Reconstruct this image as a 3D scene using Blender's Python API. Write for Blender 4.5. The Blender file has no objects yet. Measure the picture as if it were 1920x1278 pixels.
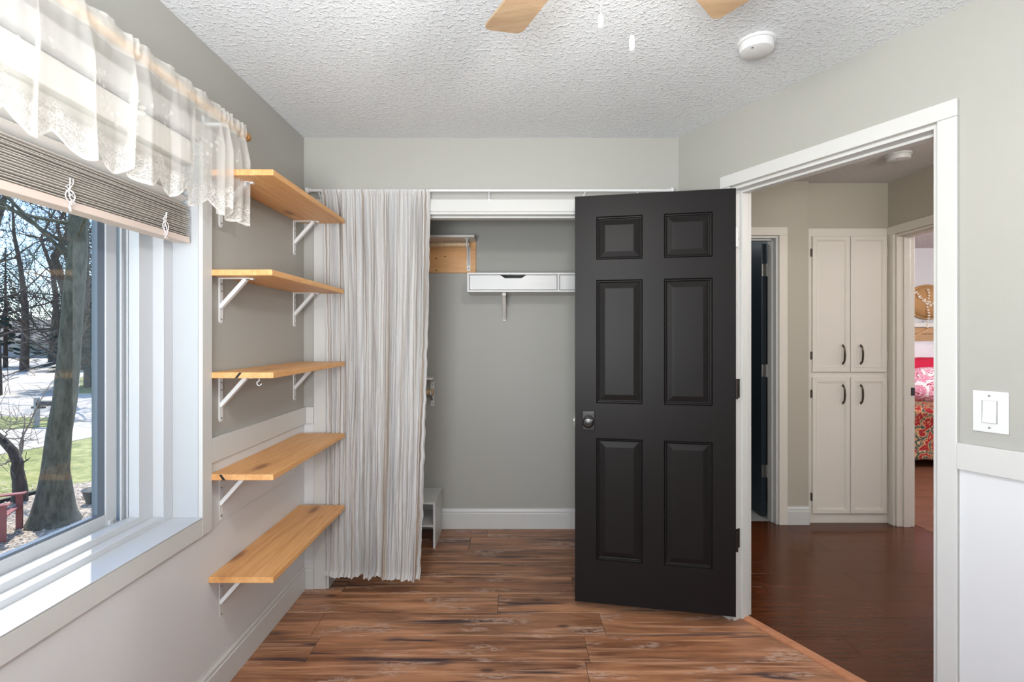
import bpy, math, random
from mathutils import Vector, Matrix, noise
R = math.radians
S = bpy.context.scene
COL = S.collection
F, VX, VY, H = 940.0, 960.0, 630.0, 1.335      # focal length in px (1920 wide), horizon and camera height

# ------------------------------------------------------------------ camera, world, sun, exposure
cam_d = bpy.data.cameras.new('camera'); cam = bpy.data.objects.new('camera', cam_d); COL.objects.link(cam)
cam.location = (0, 0, H); cam.rotation_euler = (R(90), 0, 0)
cam_d.sensor_width = 36; cam_d.lens = F/1920*36; cam_d.shift_y = -9/1920; cam_d.clip_start = .02; cam_d.clip_end = 400
S.camera = cam
w = bpy.data.worlds.new('sky'); S.world = w; w.use_nodes = True
wn = w.node_tree.nodes; wl = w.node_tree.links
sky = wn.new('ShaderNodeTexSky'); sky.sky_type = 'NISHITA'; sky.sun_disc = False
sky.sun_elevation = R(55); sky.sun_rotation = R(-40); sky.air_density = .8; sky.dust_density = .1; sky.ozone_density = 3.0
bg = wn['Background']; bg.inputs['Strength'].default_value = .38
wl.new(sky.outputs[0], bg.inputs[0])
sd = bpy.data.lights.new('sun', 'SUN'); sun = bpy.data.objects.new('sun', sd); COL.objects.link(sun)
sd.energy = 5.2; sd.angle = R(.6); sd.color = (1, .96, .9)
sun.rotation_euler = Vector((.33, -.40, -.86)).to_track_quat('-Z', 'Y').to_euler(); sun.location = (-6, 8, 12)
LAMP_FAN, FILL_HALL, FILL_BED, FILL_BATH = 27, 28, 110, 8
def area(name, loc, aim, e, sx, sy, col):
    l = bpy.data.lights.new(name, 'AREA'); l.shape = 'RECTANGLE'; l.size = sx; l.size_y = sy; l.energy = e; l.color = col
    o = bpy.data.objects.new(name, l); COL.objects.link(o); o.location = loc; o.rotation_euler = Vector(aim).to_track_quat('-Z', 'Y').to_euler()
area('rear_fill', (-.38, -1.40, 1.45), (.06, 1, .02), 28, .7, 1.7, (.93, .97, 1))       # unseen fill light added behind the camera to even out the room
area('upward_fill', (-.35, -.55, 1.25), (.08, .5, 1), 68, .9, .7, (.93, .97, 1))        # added fill aimed upward to brighten the ceiling, no real source
S.view_settings.view_transform = 'Standard'; S.view_settings.look = 'None'
S.view_settings.exposure = 0.47; S.view_settings.gamma = 1; S.view_settings.use_curve_mapping = False
S.cycles.transparent_max_bounces = 24; S.cycles.max_bounces = 10; S.cycles.diffuse_bounces = 6

# ------------------------------------------------------------------ mesh helpers
class MB:
    def __init__(s, M=None): s.v = []; s.f = []; s.uv = None; s.M = M; s.smooth = False
    def add(s, vs, fs, M=None):
        n = len(s.v); M = M or s.M
        s.v += [tuple(M @ Vector(p)) for p in vs] if M else [tuple(p) for p in vs]
        s.f += [tuple(i+n for i in f) for f in fs]; return s
    def box(s, x0, x1, y0, y1, z0, z1, M=None):
        x0, x1 = sorted((x0, x1)); y0, y1 = sorted((y0, y1)); z0, z1 = sorted((z0, z1))
        return s.add([(x0,y0,z0),(x1,y0,z0),(x1,y1,z0),(x0,y1,z0),(x0,y0,z1),(x1,y0,z1),(x1,y1,z1),(x0,y1,z1)],
              [(0,3,2,1),(4,5,6,7),(0,1,5,4),(1,2,6,5),(2,3,7,6),(3,0,4,7)], M)
    def cbox(s, x0, x1, y0, y1, z0, z1, c=.002, M=None):      # box with chamfered long edges (top and bottom rims too)
        x0, x1 = sorted((x0, x1)); y0, y1 = sorted((y0, y1)); z0, z1 = sorted((z0, z1))
        rings = []
        for z, k in ((z0, c), (z0+c, 0), (z1-c, 0), (z1, c)):
            a, b, d, e = x0+k, x1-k, y0+k, y1-k
            rings.append([(a+c,d,z),(b-c,d,z),(b,d+c,z),(b,e-c,z),(b-c,e,z),(a+c,e,z),(a,e-c,z),(a,d+c,z)])
        return s.loft(rings, M=M)
    def loft(s, rings, closed=True, caps=True, M=None):
        n = len(rings[0]); vs = [p for r in rings for p in r]; fs = []
        for i in range(len(rings)-1):
            for j in range(n if closed else n-1):
                a = i*n+j; b = i*n+(j+1) % n
                fs.append((a, b, b+n, a+n))
        if caps:
            fs.append(tuple(range(n-1, -1, -1))); fs.append(tuple(range((len(rings)-1)*n, len(rings)*n)))
        return s.add(vs, fs, M)
    def prism(s, pts, z0, z1, M=None):
        return s.loft([[(x, y, z0) for x, y in pts], [(x, y, z1) for x, y in pts]], M=M)
    def tube(s, path, r, n=10, M=None, caps=True):
        path = [Vector(p) for p in path]; rings = []
        rr = r if isinstance(r, (list, tuple)) else [r]*len(path)
        up = None
        for i, p in enumerate(path):
            t = (path[min(i+1, len(path)-1)] - path[max(i-1, 0)]).normalized()
            if up is None: up = t.orthogonal().normalized()
            up = (up - t*up.dot(t)); up = up.normalized() if up.length > 1e-6 else t.orthogonal().normalized()
            b = t.cross(up)
            rings.append([tuple(p + (up*math.cos(2*math.pi*k/n) + b*math.sin(2*math.pi*k/n))*rr[i]) for k in range(n)])
        return s.loft(rings, caps=caps, M=M)
    def lathe(s, prof, n=24, o=(0,0,0), axis='z', M=None):    # prof: (radius, height) from one pole to the other
        rings = []
        for r, h in prof:
            ring = []
            for k in range(n):
                a = 2*math.pi*k/n; c, d = r*math.cos(a), r*math.sin(a)
                p = {'z': (c, d, h), 'y': (c, h, -d), 'x': (h, c, d)}[axis]
                ring.append((o[0]+p[0], o[1]+p[1], o[2]+p[2]))
            rings.append(ring)
        return s.loft(rings, M=M)
    def ball(s, o, r, n=10, m=6, sc=(1,1,1), M=None):
        rings = []
        for i in range(m+1):
            a = math.pi*(i/m)*.98+.03; 
            rings.append([(o[0]+r*sc[0]*math.sin(a)*math.cos(2*math.pi*k/n), o[1]+r*sc[1]*math.sin(a)*math.sin(2*math.pi*k/n), o[2]-r*sc[2]*math.cos(a)) for k in range(n)])
        return s.loft(rings, M=M)
    def build(s, name, m, parent=None, smooth=False, bevel=0, **props):
        me = bpy.data.meshes.new(name)
        vs = s.v
        if parent is not None:
            r = parent
            while r.parent: r = r.parent
            inv = WM[r.name].inverted() if r.name in WM else Matrix()
            vs = [tuple(inv @ Vector(p)) for p in vs]
        me.from_pydata(vs, [], s.f); me.update()
        import bmesh as B
        b = B.new(); b.from_mesh(me); B.ops.recalc_face_normals(b, faces=b.faces) if not s.uv else None
        b.to_mesh(me); b.free()
        if s.uv:
            L = me.uv_layers.new(name='uv')
            for poly in me.polygons:
                for li in poly.loop_indices: L.data[li].uv = s.uv[me.loops[li].vertex_index]
        if smooth:
            for p in me.polygons: p.use_smooth = True
            if smooth != 'all':
                try: me.set_sharp_from_angle(angle=R(smooth if smooth is not True else 40))
                except Exception: pass
        me.materials.append(m)
        o = bpy.data.objects.new(name, me); COL.objects.link(o)
        if parent is not None: o.parent = parent
        if bevel:
            bm = o.modifiers.new('bevel', 'BEVEL'); bm.width = bevel; bm.segments = 2; bm.limit_method = 'ANGLE'
        for k, v in props.items(): o[k] = v
        return o
WM = {}
def root(name, label, cat, loc=(0,0,0), group=None, rz=0, kind=None):
    o = bpy.data.objects.new(name, None); COL.objects.link(o); o.location = loc; o.rotation_euler = (0, 0, rz)
    o.empty_display_size = .05
    if label: o['label'] = label
    if cat: o['category'] = cat
    if group: o['group'] = group
    if kind: o['kind'] = kind
    WM[o.name] = Matrix.Translation(loc) @ Matrix.Rotation(rz, 4, 'Z')
    return o
def tag(o, label, cat, group=None, kind=None):
    if label: o['label'] = label
    if cat: o['category'] = cat
    if group: o['group'] = group
    if kind: o['kind'] = kind
    return o
ST = dict(kind='structure')
def W(x, y, D): return Vector(((x-VX)*D/F, D, H-(y-VY)*D/F))     # point of the place seen at a pixel, at depth D
def LW(x, X=-1.104): return X*F/(x-VX)                           # depth of a pixel column on the wall plane at X

# ------------------------------------------------------------------ materials
def srgb(r, g, b):
    f = lambda c: (c/255/12.92) if c/255 <= .04045 else ((c/255+.055)/1.055)**2.4
    return (f(r), f(g), f(b), 1)
class NT:
    def __init__(s, name):
        s.m = bpy.data.materials.new(name); s.m.use_nodes = True; s.t = s.m.node_tree; s.n = s.t.nodes; s.l = s.t.links
        s.b = s.n['Principled BSDF']; s.out = s.n['Material Output']
    def new(s, typ, **kw):
        n = s.n.new(typ)
        for k, v in kw.items():
            if k in ('inp',):
                for a, b in v.items(): n.inputs[a].default_value = b
            else: setattr(n, k, v)
        return n
    def link(s, a, b): s.l.new(a, b)
    def coord(s, kind='Object', scale=(1,1,1), rnd=0, rot=(0,0,0)):
        if kind == 'Position': src = s.new('ShaderNodeNewGeometry').outputs['Position']
        else: src = s.new('ShaderNodeTexCoord').outputs[kind]
        mp = s.new('ShaderNodeMapping'); mp.inputs['Scale'].default_value = scale; mp.inputs['Rotation'].default_value = rot
        if rnd:
            oi = s.new('ShaderNodeObjectInfo'); mu = s.new('ShaderNodeVectorMath', operation='SCALE'); 
            cx = s.new('ShaderNodeCombineXYZ'); 
            for i in range(3): s.link(oi.outputs['Random'], cx.inputs[i])
            s.link(cx.outputs[0], mu.inputs[0]); mu.inputs['Scale'].default_value = rnd
            ad = s.new('ShaderNodeVectorMath', operation='ADD'); s.link(src, ad.inputs[0]); s.link(mu.outputs[0], ad.inputs[1]); src = ad.outputs[0]
        s.link(src, mp.inputs[0]); return mp.outputs[0]
    def noise(s, vec, scale=5, detail=3, rough=.5, dist=0):
        n = s.new('ShaderNodeTexNoise'); n.inputs['Scale'].default_value = scale; n.inputs['Detail'].default_value = detail
        n.inputs['Roughness'].default_value = rough; n.inputs['Distortion'].default_value = dist; s.link(vec, n.inputs['Vector']); return n.outputs[0]
    def vor(s, vec, scale=5, feature='F1', rand=1):
        n = s.new('ShaderNodeTexVoronoi', feature=feature); n.inputs['Scale'].default_value = scale; n.inputs['Randomness'].default_value = rand; s.link(vec, n.inputs['Vector']); return n
    def ramp(s, fac, stops, interp='LINEAR'):
        r = s.new('ShaderNodeValToRGB'); r.color_ramp.interpolation = interp; e = r.color_ramp.elements
        while len(e) < len(stops): e.new(.5)
        for i, (p, c) in enumerate(stops): e[i].position = p; e[i].color = c if len(c) == 4 else (*c, 1)
        s.link(fac, r.inputs[0]); return r.outputs[0]
    def val(s, fac, a, b, lo=0, hi=1):
        m = s.new('ShaderNodeMapRange'); m.inputs[1].default_value = a; m.inputs[2].default_value = b; m.inputs[3].default_value = lo; m.inputs[4].default_value = hi
        s.link(fac, m.inputs[0]); return m.outputs[0]
    def mix(s, fac, a, b, blend='MIX'):
        m = s.new('ShaderNodeMix', data_type='RGBA', blend_type=blend); m.clamp_factor = True
        for sock, v in ((m.inputs[0], fac), (m.inputs[6], a), (m.inputs[7], b)):
            if hasattr(v, 'links'): s.link(v, sock)
            else: sock.default_value = v
        return m.outputs[2]
    def math(s, op, a, b=0):
        m = s.new('ShaderNodeMath', operation=op)
        for sock, v in ((m.inputs[0], a), (m.inputs[1], b)):
            if hasattr(v, 'links'): s.link(v, sock)
            else: sock.default_value = v
        return m.outputs[0]
    def bump(s, h, strength=.2, dist=.01, normal=None):
        b = s.new('ShaderNodeBump'); b.inputs['Strength'].default_value = strength; b.inputs['Distance'].default_value = dist
        s.link(h, b.inputs['Height'])
        if normal: s.link(normal, b.inputs['Normal'])
        s.link(b.outputs[0], s.b.inputs['Normal']); return b.outputs[0]
    def base(s, c):
        if hasattr(c, 'links'): s.link(c, s.b.inputs['Base Color'])
        else: s.b.inputs['Base Color'].default_value = c
    def set(s, **kw):
        for k, v in kw.items(): s.b.inputs[k.replace('_', ' ')].default_value = v
        return s
M = {}
def simple(name, c, rough=.5, metal=0, bump=0, bscale=200, spec=.5, bdist=.002):
    t = NT(name); t.base(srgb(*c)); t.set(Roughness=rough, Metallic=metal); t.b.inputs['Specular IOR Level'].default_value = spec
    if bump:
        t.bump(t.noise(t.coord('Position'), bscale, 2), bump, bdist)
    M[name] = t.m; return t.m
def paint(name, c, rough=.55, var=.03):
    t = NT(name); v = t.coord('Position')
    n = t.noise(v, 1.3, 3); a = srgb(*c); b = tuple(x*(1-var*2) for x in a[:3])+(1,)
    t.base(t.mix(n, a, b)); t.set(Roughness=rough)
    t.bump(t.math('ADD', t.noise(v, 140, 3), t.math('MULTIPLY', t.noise(v, 18, 2), .6)), .10, .002)
    M[name] = t.m; return t.m
paint('paint_grey', (165, 164, 158), .5)
paint('paint_hall', (176, 170, 156), .5)
paint('paint_wainscot', (210, 211, 213), .4)
paint('paint_bedroom', (225, 224, 228), .6)
paint('paint_bath', (60, 66, 70), .6)
simple('white_trim', (197, 197, 195), .32, bump=.03, bscale=60)
simple('vinyl', (188, 191, 195), .3); simple('reveal_white', (180, 183, 187), .35)
simple('vinyl_dark', (96, 106, 120), .4)
simple('white_metal', (214, 215, 216), .35)
simple('cabinet_white', (212, 206, 196), .4, bump=.04, bscale=80)
simple('door_navy', (36, 46, 54), .4)
simple('steel', (150, 148, 144), .35, metal=.9)
simple('pewter', (92, 84, 74), .38, metal=.9)
simple('bronze', (58, 50, 45), .4, metal=.8)
simple('black_metal', (22, 21, 21), .22, spec=.6)
simple('hole', (30, 28, 26), .8)
simple('plastic_white', (212, 213, 213), .3)
simple('frost', (216, 217, 218), .25)
simple('gap_grey', (150, 150, 150), .6); simple('tile_grey', (150, 152, 150), .4)
def ceiling_mat(name, c):
    t = NT(name); v = t.coord('Position'); 
    a = t.vor(v, 55, 'SMOOTH_F1').outputs['Distance']; n1 = t.noise(v, 38, 4, .6, .6); n2 = t.noise(v, 120, 3)
    blobs = t.val(t.noise(v, 62, 2, .5), .54, .64); b2 = t.val(t.noise(v, 130, 2, .5), .55, .66)
    h = t.math('ADD', blobs, t.math('MULTIPLY', b2, .5)); h = t.math('ADD', h, t.math('MULTIPLY', n2, .25))
    t.bump(h, .55, .004)
    cc = srgb(*c); t.base(t.mix(t.noise(v, .9, 2), cc, tuple(x*.94 for x in cc[:3])+(1,))); t.set(Roughness=.85); M[name] = t.m
ceiling_mat('ceiling_tex', (218, 222, 225)); ceiling_mat('ceiling_hall', (205, 200, 198))
def black_door():
    t = NT('door_black'); v = t.coord('Position'); n = t.noise(v, 3, 2)
    t.base(t.mix(n, srgb(24, 22, 23), srgb(29, 26, 25))); t.set(Roughness=.42); t.b.inputs['Specular IOR Level'].default_value = .15
    t.bump(t.noise(t.coord('Position', (300, 300, 25)), 1, 2), .05, .001); M['door_black'] = t.m
black_door()
def wood(name, c1, c2, dark, axis='y', scale=1., knots=True, rough=.45, rnd=7.):
    t = NT(name); st = {'x': (1.2, 14, 14), 'y': (14, 1.2, 14), 'z': (14, 14, 1.2)}[axis]
    v = t.coord('Object', tuple(a*scale for a in st), rnd=rnd)
    g = t.noise(v, 1.6, 5, .55, .8); fine = t.noise(v, 9, 4, .6)
    col = t.mix(t.val(g, .3, .7), srgb(*c1), srgb(*c2))
    col = t.mix(t.math('MULTIPLY', t.val(fine, .52, .75), .45), col, srgb(*dark))
    ring = t.new('ShaderNodeTexWave', wave_type='BANDS', bands_direction={'x': 'Y', 'y': 'X', 'z': 'X'}[axis]); ring.inputs['Scale'].default_value = .8; ring.inputs['Distortion'].default_value = 7; ring.inputs['Detail'].default_value = 2; ring.inputs['Detail Scale'].default_value = .6
    t.link(v, ring.inputs['Vector']); col = t.mix(t.math('MULTIPLY', t.val(ring.outputs[1], .6, 1), .12), col, srgb(*dark))
    if knots:
        kv = t.coord('Object', tuple(a*scale for a in {'x': (2.6, 7, 7), 'y': (7, 2.6, 7), 'z': (7, 7, 2.6)}[axis]), rnd=rnd)
        d = t.vor(kv, .85).outputs['Distance']
        col = t.mix(t.math('MULTIPLY', t.val(d, .16, .06), .8), col, srgb(dark[0]*.62, dark[1]*.5, dark[2]*.42))
        col = t.mix(t.math('MULTIPLY', t.val(d, .34, .14), .25), col, srgb(*dark))
    t.base(col); t.set(Roughness=rough); t.bump(fine, .08, .001); M[name] = t.m
wood('pine', (226, 176, 118), (206, 148, 90), (168, 108, 58))
wood('pine_x', (222, 172, 112), (208, 152, 92), (170, 112, 62), axis='x')
wood('rod_wood', (220, 192, 156), (204, 172, 132), (178, 140, 100), knots=False)
wood('rod_dark', (176, 132, 76), (160, 116, 62), (130, 90, 48), knots=False)
wood('blade_wood', (168, 144, 116), (150, 124, 96), (122, 96, 70), axis='x', knots=False, rnd=0)
wood('threshold_wood', (186, 128, 92), (168, 108, 74), (150, 90, 56), axis='x', knots=False)
wood('headboard_wood', (206, 164, 118), (188, 144, 98), (150, 108, 70), axis='x')
def laminate():
    t = NT('laminate'); v = t.coord('Position', (1.1, 9, 1), rnd=23)
    oi = t.new('ShaderNodeObjectInfo').outputs['Random']
    g = t.noise(v, 2.2, 6, .6, .6)
    c = t.mix(t.val(g, .28, .72), srgb(94, 58, 40), srgb(206, 148, 108))
    c = t.mix(t.math('MULTIPLY', t.val(oi, 0, 1), .4), c, srgb(136, 80, 50))
    lowf = t.noise(t.coord('Position', (.9, 3.2, 1), rnd=5), 1.8, 2)
    c = t.mix(t.math('MULTIPLY', t.val(lowf, .42, .66), .5), c, srgb(70, 42, 30))
    dk = t.noise(t.coord('Position', (1.1, 15, 1), rnd=11), 1.5, 3, .5, .3)           # long dark streaks
    c = t.mix(t.math('MULTIPLY', t.val(dk, .59, .66), .85), c, srgb(48, 38, 48))
    fine = t.noise(t.coord('Position', (5, 90, 1), rnd=3), 2, 3)
    c = t.mix(t.math('MULTIPLY', t.val(fine, .5, .75), .4), c, srgb(62, 36, 24))
    # pale scraped patches
    a = t.noise(t.coord('Position', (2.0, 9, 1), rnd=31), 1.6, 2); b = t.noise(t.coord('Position', (22, 70, 1)), 1, 4, .7)
    m = t.math('MULTIPLY', t.val(a, .56, .64), t.val(b, .46, .54)); c = t.mix(t.math('MULTIPLY', m, .6), c, srgb(186, 162, 148))
    hi = t.noise(t.coord('Position', (1.2, 28, 1), rnd=17), 1.4, 3); c = t.mix(t.math('MULTIPLY', t.val(hi, .54, .66), .5), c, srgb(206, 158, 124))
    kn = t.vor(t.coord('Position', (3.2, 7.5, 1), rnd=13), 1).outputs['Distance']
    c = t.mix(t.math('MULTIPLY', t.val(kn, .13, .05), .7), c, srgb(44, 26, 22))
    t.base(c); t.link(t.val(g, .2, .8, .34, .46), t.b.inputs['Roughness']); t.bump(t.math('ADD', fine, g), .12, .001); M['laminate'] = t.m
laminate()
def hardwood(name, c1, c2, rough, sc=(1.2, 14, 1)):
    t = NT(name); g = t.noise(t.coord('Position', sc, rnd=19), 2, 5, .6, 1.2)
    fine = t.noise(t.coord('Position', (sc[0]*4, sc[1]*6, 1), rnd=3), 2, 3)
    oi = t.new('ShaderNodeObjectInfo').outputs['Random']
    c = t.mix(t.val(g, .3, .7), srgb(*c1), srgb(*c2)); c = t.mix(t.math('MULTIPLY', t.val(fine, .5, .8), .5), c, srgb(c1[0]*.7, c1[1]*.6, c1[2]*.6))
    c = t.mix(t.math('MULTIPLY', oi, .25), c, srgb(*c1))
    t.base(c); t.set(Roughness=rough); t.b.inputs['Specular IOR Level'].default_value = .3; t.bump(g, .015, .0005); M[name] = t.m
hardwood('cherry', (66, 32, 14), (88, 46, 22), .2)
hardwood('bed_floor', (94, 58, 42), (124, 82, 60), .35)
def lace():
    t = NT('lace'); tc = t.new('ShaderNodeTexCoord').outputs['UV']; sp = t.new('ShaderNodeSeparateXYZ'); t.link(tc, sp.inputs[0])
    u, v = sp.outputs[0], sp.outputs[1]          # u in metres along, v in metres below the rod
    mp = t.new('ShaderNodeMapping'); t.link(tc, mp.inputs[0])
    # weave
    wv = t.noise(mp.outputs[0], 900, 1)
    # hem lace band (v > .27), with an arc that follows the scallop
    sc = t.math('ABSOLUTE', t.math('SINE', t.math('MULTIPLY', u, math.pi/.155)))
    edge = t.math('ADD', .315, t.math('MULTIPLY', sc, .04))
    dd = t.math('SUBTRACT', edge, v)             # distance above the scallop
    band = t.val(dd, .085, .06)
    pat = t.vor(mp.outputs[0], 105, 'DISTANCE_TO_EDGE').outputs['Distance']
    net = t.val(pat, .10, .03, .15, 1)
    ringw = t.val(t.math('ABSOLUTE', t.math('SUBTRACT', t.vor(mp.outputs[0], 44).outputs['Distance'], .32)), .09, .04)
    bandp = t.math('MULTIPLY', band, t.math('MAXIMUM', net, ringw))
    rim = t.val(dd, .010, .006)
    # flower sprays half way down
    fl = t.vor(mp.outputs[0], 52).outputs['Distance']; spray = t.noise(mp.outputs[0], 7, 1); 
    mask = t.math('MULTIPLY', t.val(spray, .53, .57), t.math('MULTIPLY', t.val(v, .08, .11), t.val(v, .24, .20)))
    flow = t.math('MULTIPLY', mask, t.val(fl, .42, .30))
    head = t.val(v, .035, .030)
    a = t.math('ADD', .30, t.math('MULTIPLY', wv, .08))
    a = t.math('ADD', a, t.math('MULTIPLY', bandp, .42)); a = t.math('ADD', a, t.math('MULTIPLY', flow, .35)); a = t.math('ADD', a, t.math('MULTIPLY', head, .20)); a = t.math('ADD', a, t.math('MULTIPLY', rim, .4))
    a = t.math('MINIMUM', a, .93)
    t.n.remove(t.b); tr = t.new('ShaderNodeBsdfTransparent'); df = t.new('ShaderNodeBsdfDiffuse'); tl = t.new('ShaderNodeBsdfTranslucent')
    df.inputs[0].default_value = tl.inputs[0].default_value = srgb(242, 240, 236)
    m1 = t.new('ShaderNodeMixShader'); m1.inputs[0].default_value = .45; t.link(df.outputs[0], m1.inputs[1]); t.link(tl.outputs[0], m1.inputs[2])
    m2 = t.new('ShaderNodeMixShader'); t.link(a, m2.inputs[0]); t.link(tr.outputs[0], m2.inputs[1]); t.link(m1.outputs[0], m2.inputs[2])
    t.link(m2.outputs[0], t.out.inputs[0]); M['lace'] = t.m
lace()
def curtain_cloth():
    t = NT('striped_cloth'); tc = t.new('ShaderNodeTexCoord').outputs['UV']
    def mp(s): 
        k = t.new('ShaderNodeMapping'); k.inputs['Scale'].default_value = s; t.link(tc, k.inputs[0]); return k.outputs[0]
    n = t.noise(mp((60, .2, 1)), 1, 1); n2 = t.noise(mp((150, .5, 1)), 1, 2); n3 = t.noise(mp((17, .15, 1)), 1, 1)
    c = t.mix(t.val(n, .52, .64), srgb(216, 216, 216), srgb(172, 156, 142))
    c = t.mix(t.math('MULTIPLY', t.val(n3, .5, .6), .5), c, srgb(198, 200, 204))
    c = t.mix(t.math('MULTIPLY', t.val(n2, .48, .68), .6), c, srgb(176, 172, 168))
    t.n.remove(t.b); df = t.new('ShaderNodeBsdfDiffuse'); tl = t.new('ShaderNodeBsdfTranslucent'); t.link(c, df.inputs[0]); t.link(c, tl.inputs[0])
    b = t.new('ShaderNodeBump'); b.inputs['Strength'].default_value = .5; b.inputs['Distance'].default_value = .003
    t.link(t.math('ADD', n2, t.noise(mp((260, 30, 1)), 1, 2)), b.inputs['Height']); t.link(b.outputs[0], df.inputs['Normal'])
    m = t.new('ShaderNodeMixShader'); m.inputs[0].default_value = .22; t.link(df.outputs[0], m.inputs[1]); t.link(tl.outputs[0], m.inputs[2])
    tr = t.new('ShaderNodeBsdfTransparent'); m2 = t.new('ShaderNodeMixShader'); m2.inputs[0].default_value = .93; t.link(tr.outputs[0], m2.inputs[1]); t.link(m.outputs[0], m2.inputs[2])
    t.link(m2.outputs[0], t.out.inputs[0]); M['striped_cloth'] = t.m
curtain_cloth()
def glass(name, tint=(1,1,1), refl=.06, haze=0):
    t = NT(name); t.n.remove(t.b); tr = t.new('ShaderNodeBsdfTransparent'); tr.inputs[0].default_value = (*tint, 1)
    gl = t.new('ShaderNodeBsdfGlossy'); gl.inputs['Roughness'].default_value = .02
    fr = t.new('ShaderNodeFresnel'); fr.inputs[0].default_value = 1.45
    m = t.new('ShaderNodeMixShader'); t.link(t.math('MULTIPLY', fr.outputs[0], .12), m.inputs[0]); t.link(tr.outputs[0], m.inputs[1]); t.link(gl.outputs[0], m.inputs[2])
    t.link(m.outputs[0], t.out.inputs[0]); M[name] = t.m
glass('glass', (.93, .95, .94))
def globe():
    t = NT('lamp_globe'); t.n.remove(t.b); tr = t.new('ShaderNodeBsdfTransparent'); em = t.new('ShaderNodeEmission'); em.inputs[0].default_value = (1, .95, .88, 1); em.inputs[1].default_value = 2
    m = t.new('ShaderNodeMixShader'); m.inputs[0].default_value = .25; t.link(tr.outputs[0], m.inputs[1]); t.link(em.outputs[0], m.inputs[2]); t.link(m.outputs[0], t.out.inputs[0]); M['lamp_globe'] = t.m
globe()
def slat_mat():
    t = NT('blind_slat'); t.n.remove(t.b); df = t.new('ShaderNodeBsdfDiffuse'); tl = t.new('ShaderNodeBsdfTranslucent')
    df.inputs[0].default_value = srgb(230, 226, 221); tl.inputs[0].default_value = srgb(230, 226, 221)
    m = t.new('ShaderNodeMixShader'); m.inputs[0].default_value = .4; t.link(df.outputs[0], m.inputs[1]); t.link(tl.outputs[0], m.inputs[2]); t.link(m.outputs[0], t.out.inputs[0]); M['blind_slat'] = t.m
slat_mat()
simple('blind_rail', (206, 190, 180), .4)
def ground_mat(name, stops, scale, bump=.4, bd=.03, rough=.9, vor=False):
    t = NT(name); v = t.coord('Position'); n = t.noise(v, scale, 5, .7)
    if vor:
        k = t.vor(v, scale*1.5); n = t.math('ADD', t.math('MULTIPLY', n, .5), t.math('MULTIPLY', k.outputs['Distance'], .6))
    t.base(t.ramp(n, stops)); t.set(Roughness=rough); t.bump(n, bump, bd); M[name] = t.m
ground_mat('lawn', [(.25, srgb(96, 98, 50)), (.48, srgb(134, 136, 74)), (.62, srgb(168, 160, 104)), (.8, srgb(184, 170, 130))], 7)
ground_mat('mulch', [(.2, srgb(84, 70, 60)), (.42, srgb(138, 120, 106)), (.6, srgb(188, 170, 152)), (.8, srgb(214, 198, 182))], 22, .8, .04, vor=True)
ground_mat('concrete', [(.3, srgb(190, 176, 160)), (.7, srgb(212, 198, 184))], .8, .05)
ground_mat('asphalt', [(.3, srgb(186, 178, 176)), (.7, srgb(208, 200, 198))], 2, .05)
def bark(name, c1, c2):
    t = NT(name); n = t.noise(t.coord('Position', (1, 1, .28)), 26, 6, .7, .5); t.base(t.ramp(n, [(.3, srgb(*c1)), (.7, srgb(*c2))])); t.set(Roughness=.9); t.bump(n, .8, .02); M[name] = t.m
bark('bark', (58, 58, 50), (118, 116, 102)); bark('bark_dark', (44, 38, 36), (96, 84, 78)); bark('bark_pale', (120, 106, 98), (170, 156, 146))
ground_mat('needles', [(.3, srgb(30, 40, 34)), (.7, srgb(70, 84, 66))], 6, .5)
simple('siding', (150, 152, 166), .8); simple('shingle', (120, 112, 106), .9); simple('chair_red', (150, 92, 90), .8); simple('edging', (32, 32, 32), .6)
simple('mailbox_grey', (150, 150, 150), .6); simple('mailbox_dark', (70, 66, 64), .6)
simple('white_wood', (225, 222, 216), .5)
def fabric(name, cols, scale, det=3, vor=True):
    t = NT(name); v = t.coord('Object')
    n = t.noise(v, scale, det, .6, 2.2)
    if vor:
        k = t.vor(v, scale*.8).outputs['Distance']; w_ = t.math('SINE', t.math('MULTIPLY', t.math('ADD', k, t.math('MULTIPLY', n, .7)), 16)); f = t.val(w_, -1, 1)
    else: f = n
    st = [(i/len(cols), srgb(*c)) for i, c in enumerate(cols)]
    t.base(t.ramp(f, st, 'CONSTANT')); t.set(Roughness=.9); M[name] = t.m
fabric('paisley', [(140, 26, 32), (176, 40, 44), (206, 160, 96), (96, 30, 34), (214, 186, 140), (60, 70, 66)], 8)
fabric('pink_quilt', [(214, 130, 160), (236, 214, 224), (196, 84, 110), (150, 60, 70), (240, 226, 232)], 7)
simple('red_cloth', (196, 24, 62), .9); simple('white_cloth', (232, 226, 230), .9)
simple('wicker', (190, 146, 96), .8, bump=.8, bscale=60, bdist=.01); simple('bead', (232, 216, 196), .6)

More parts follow.
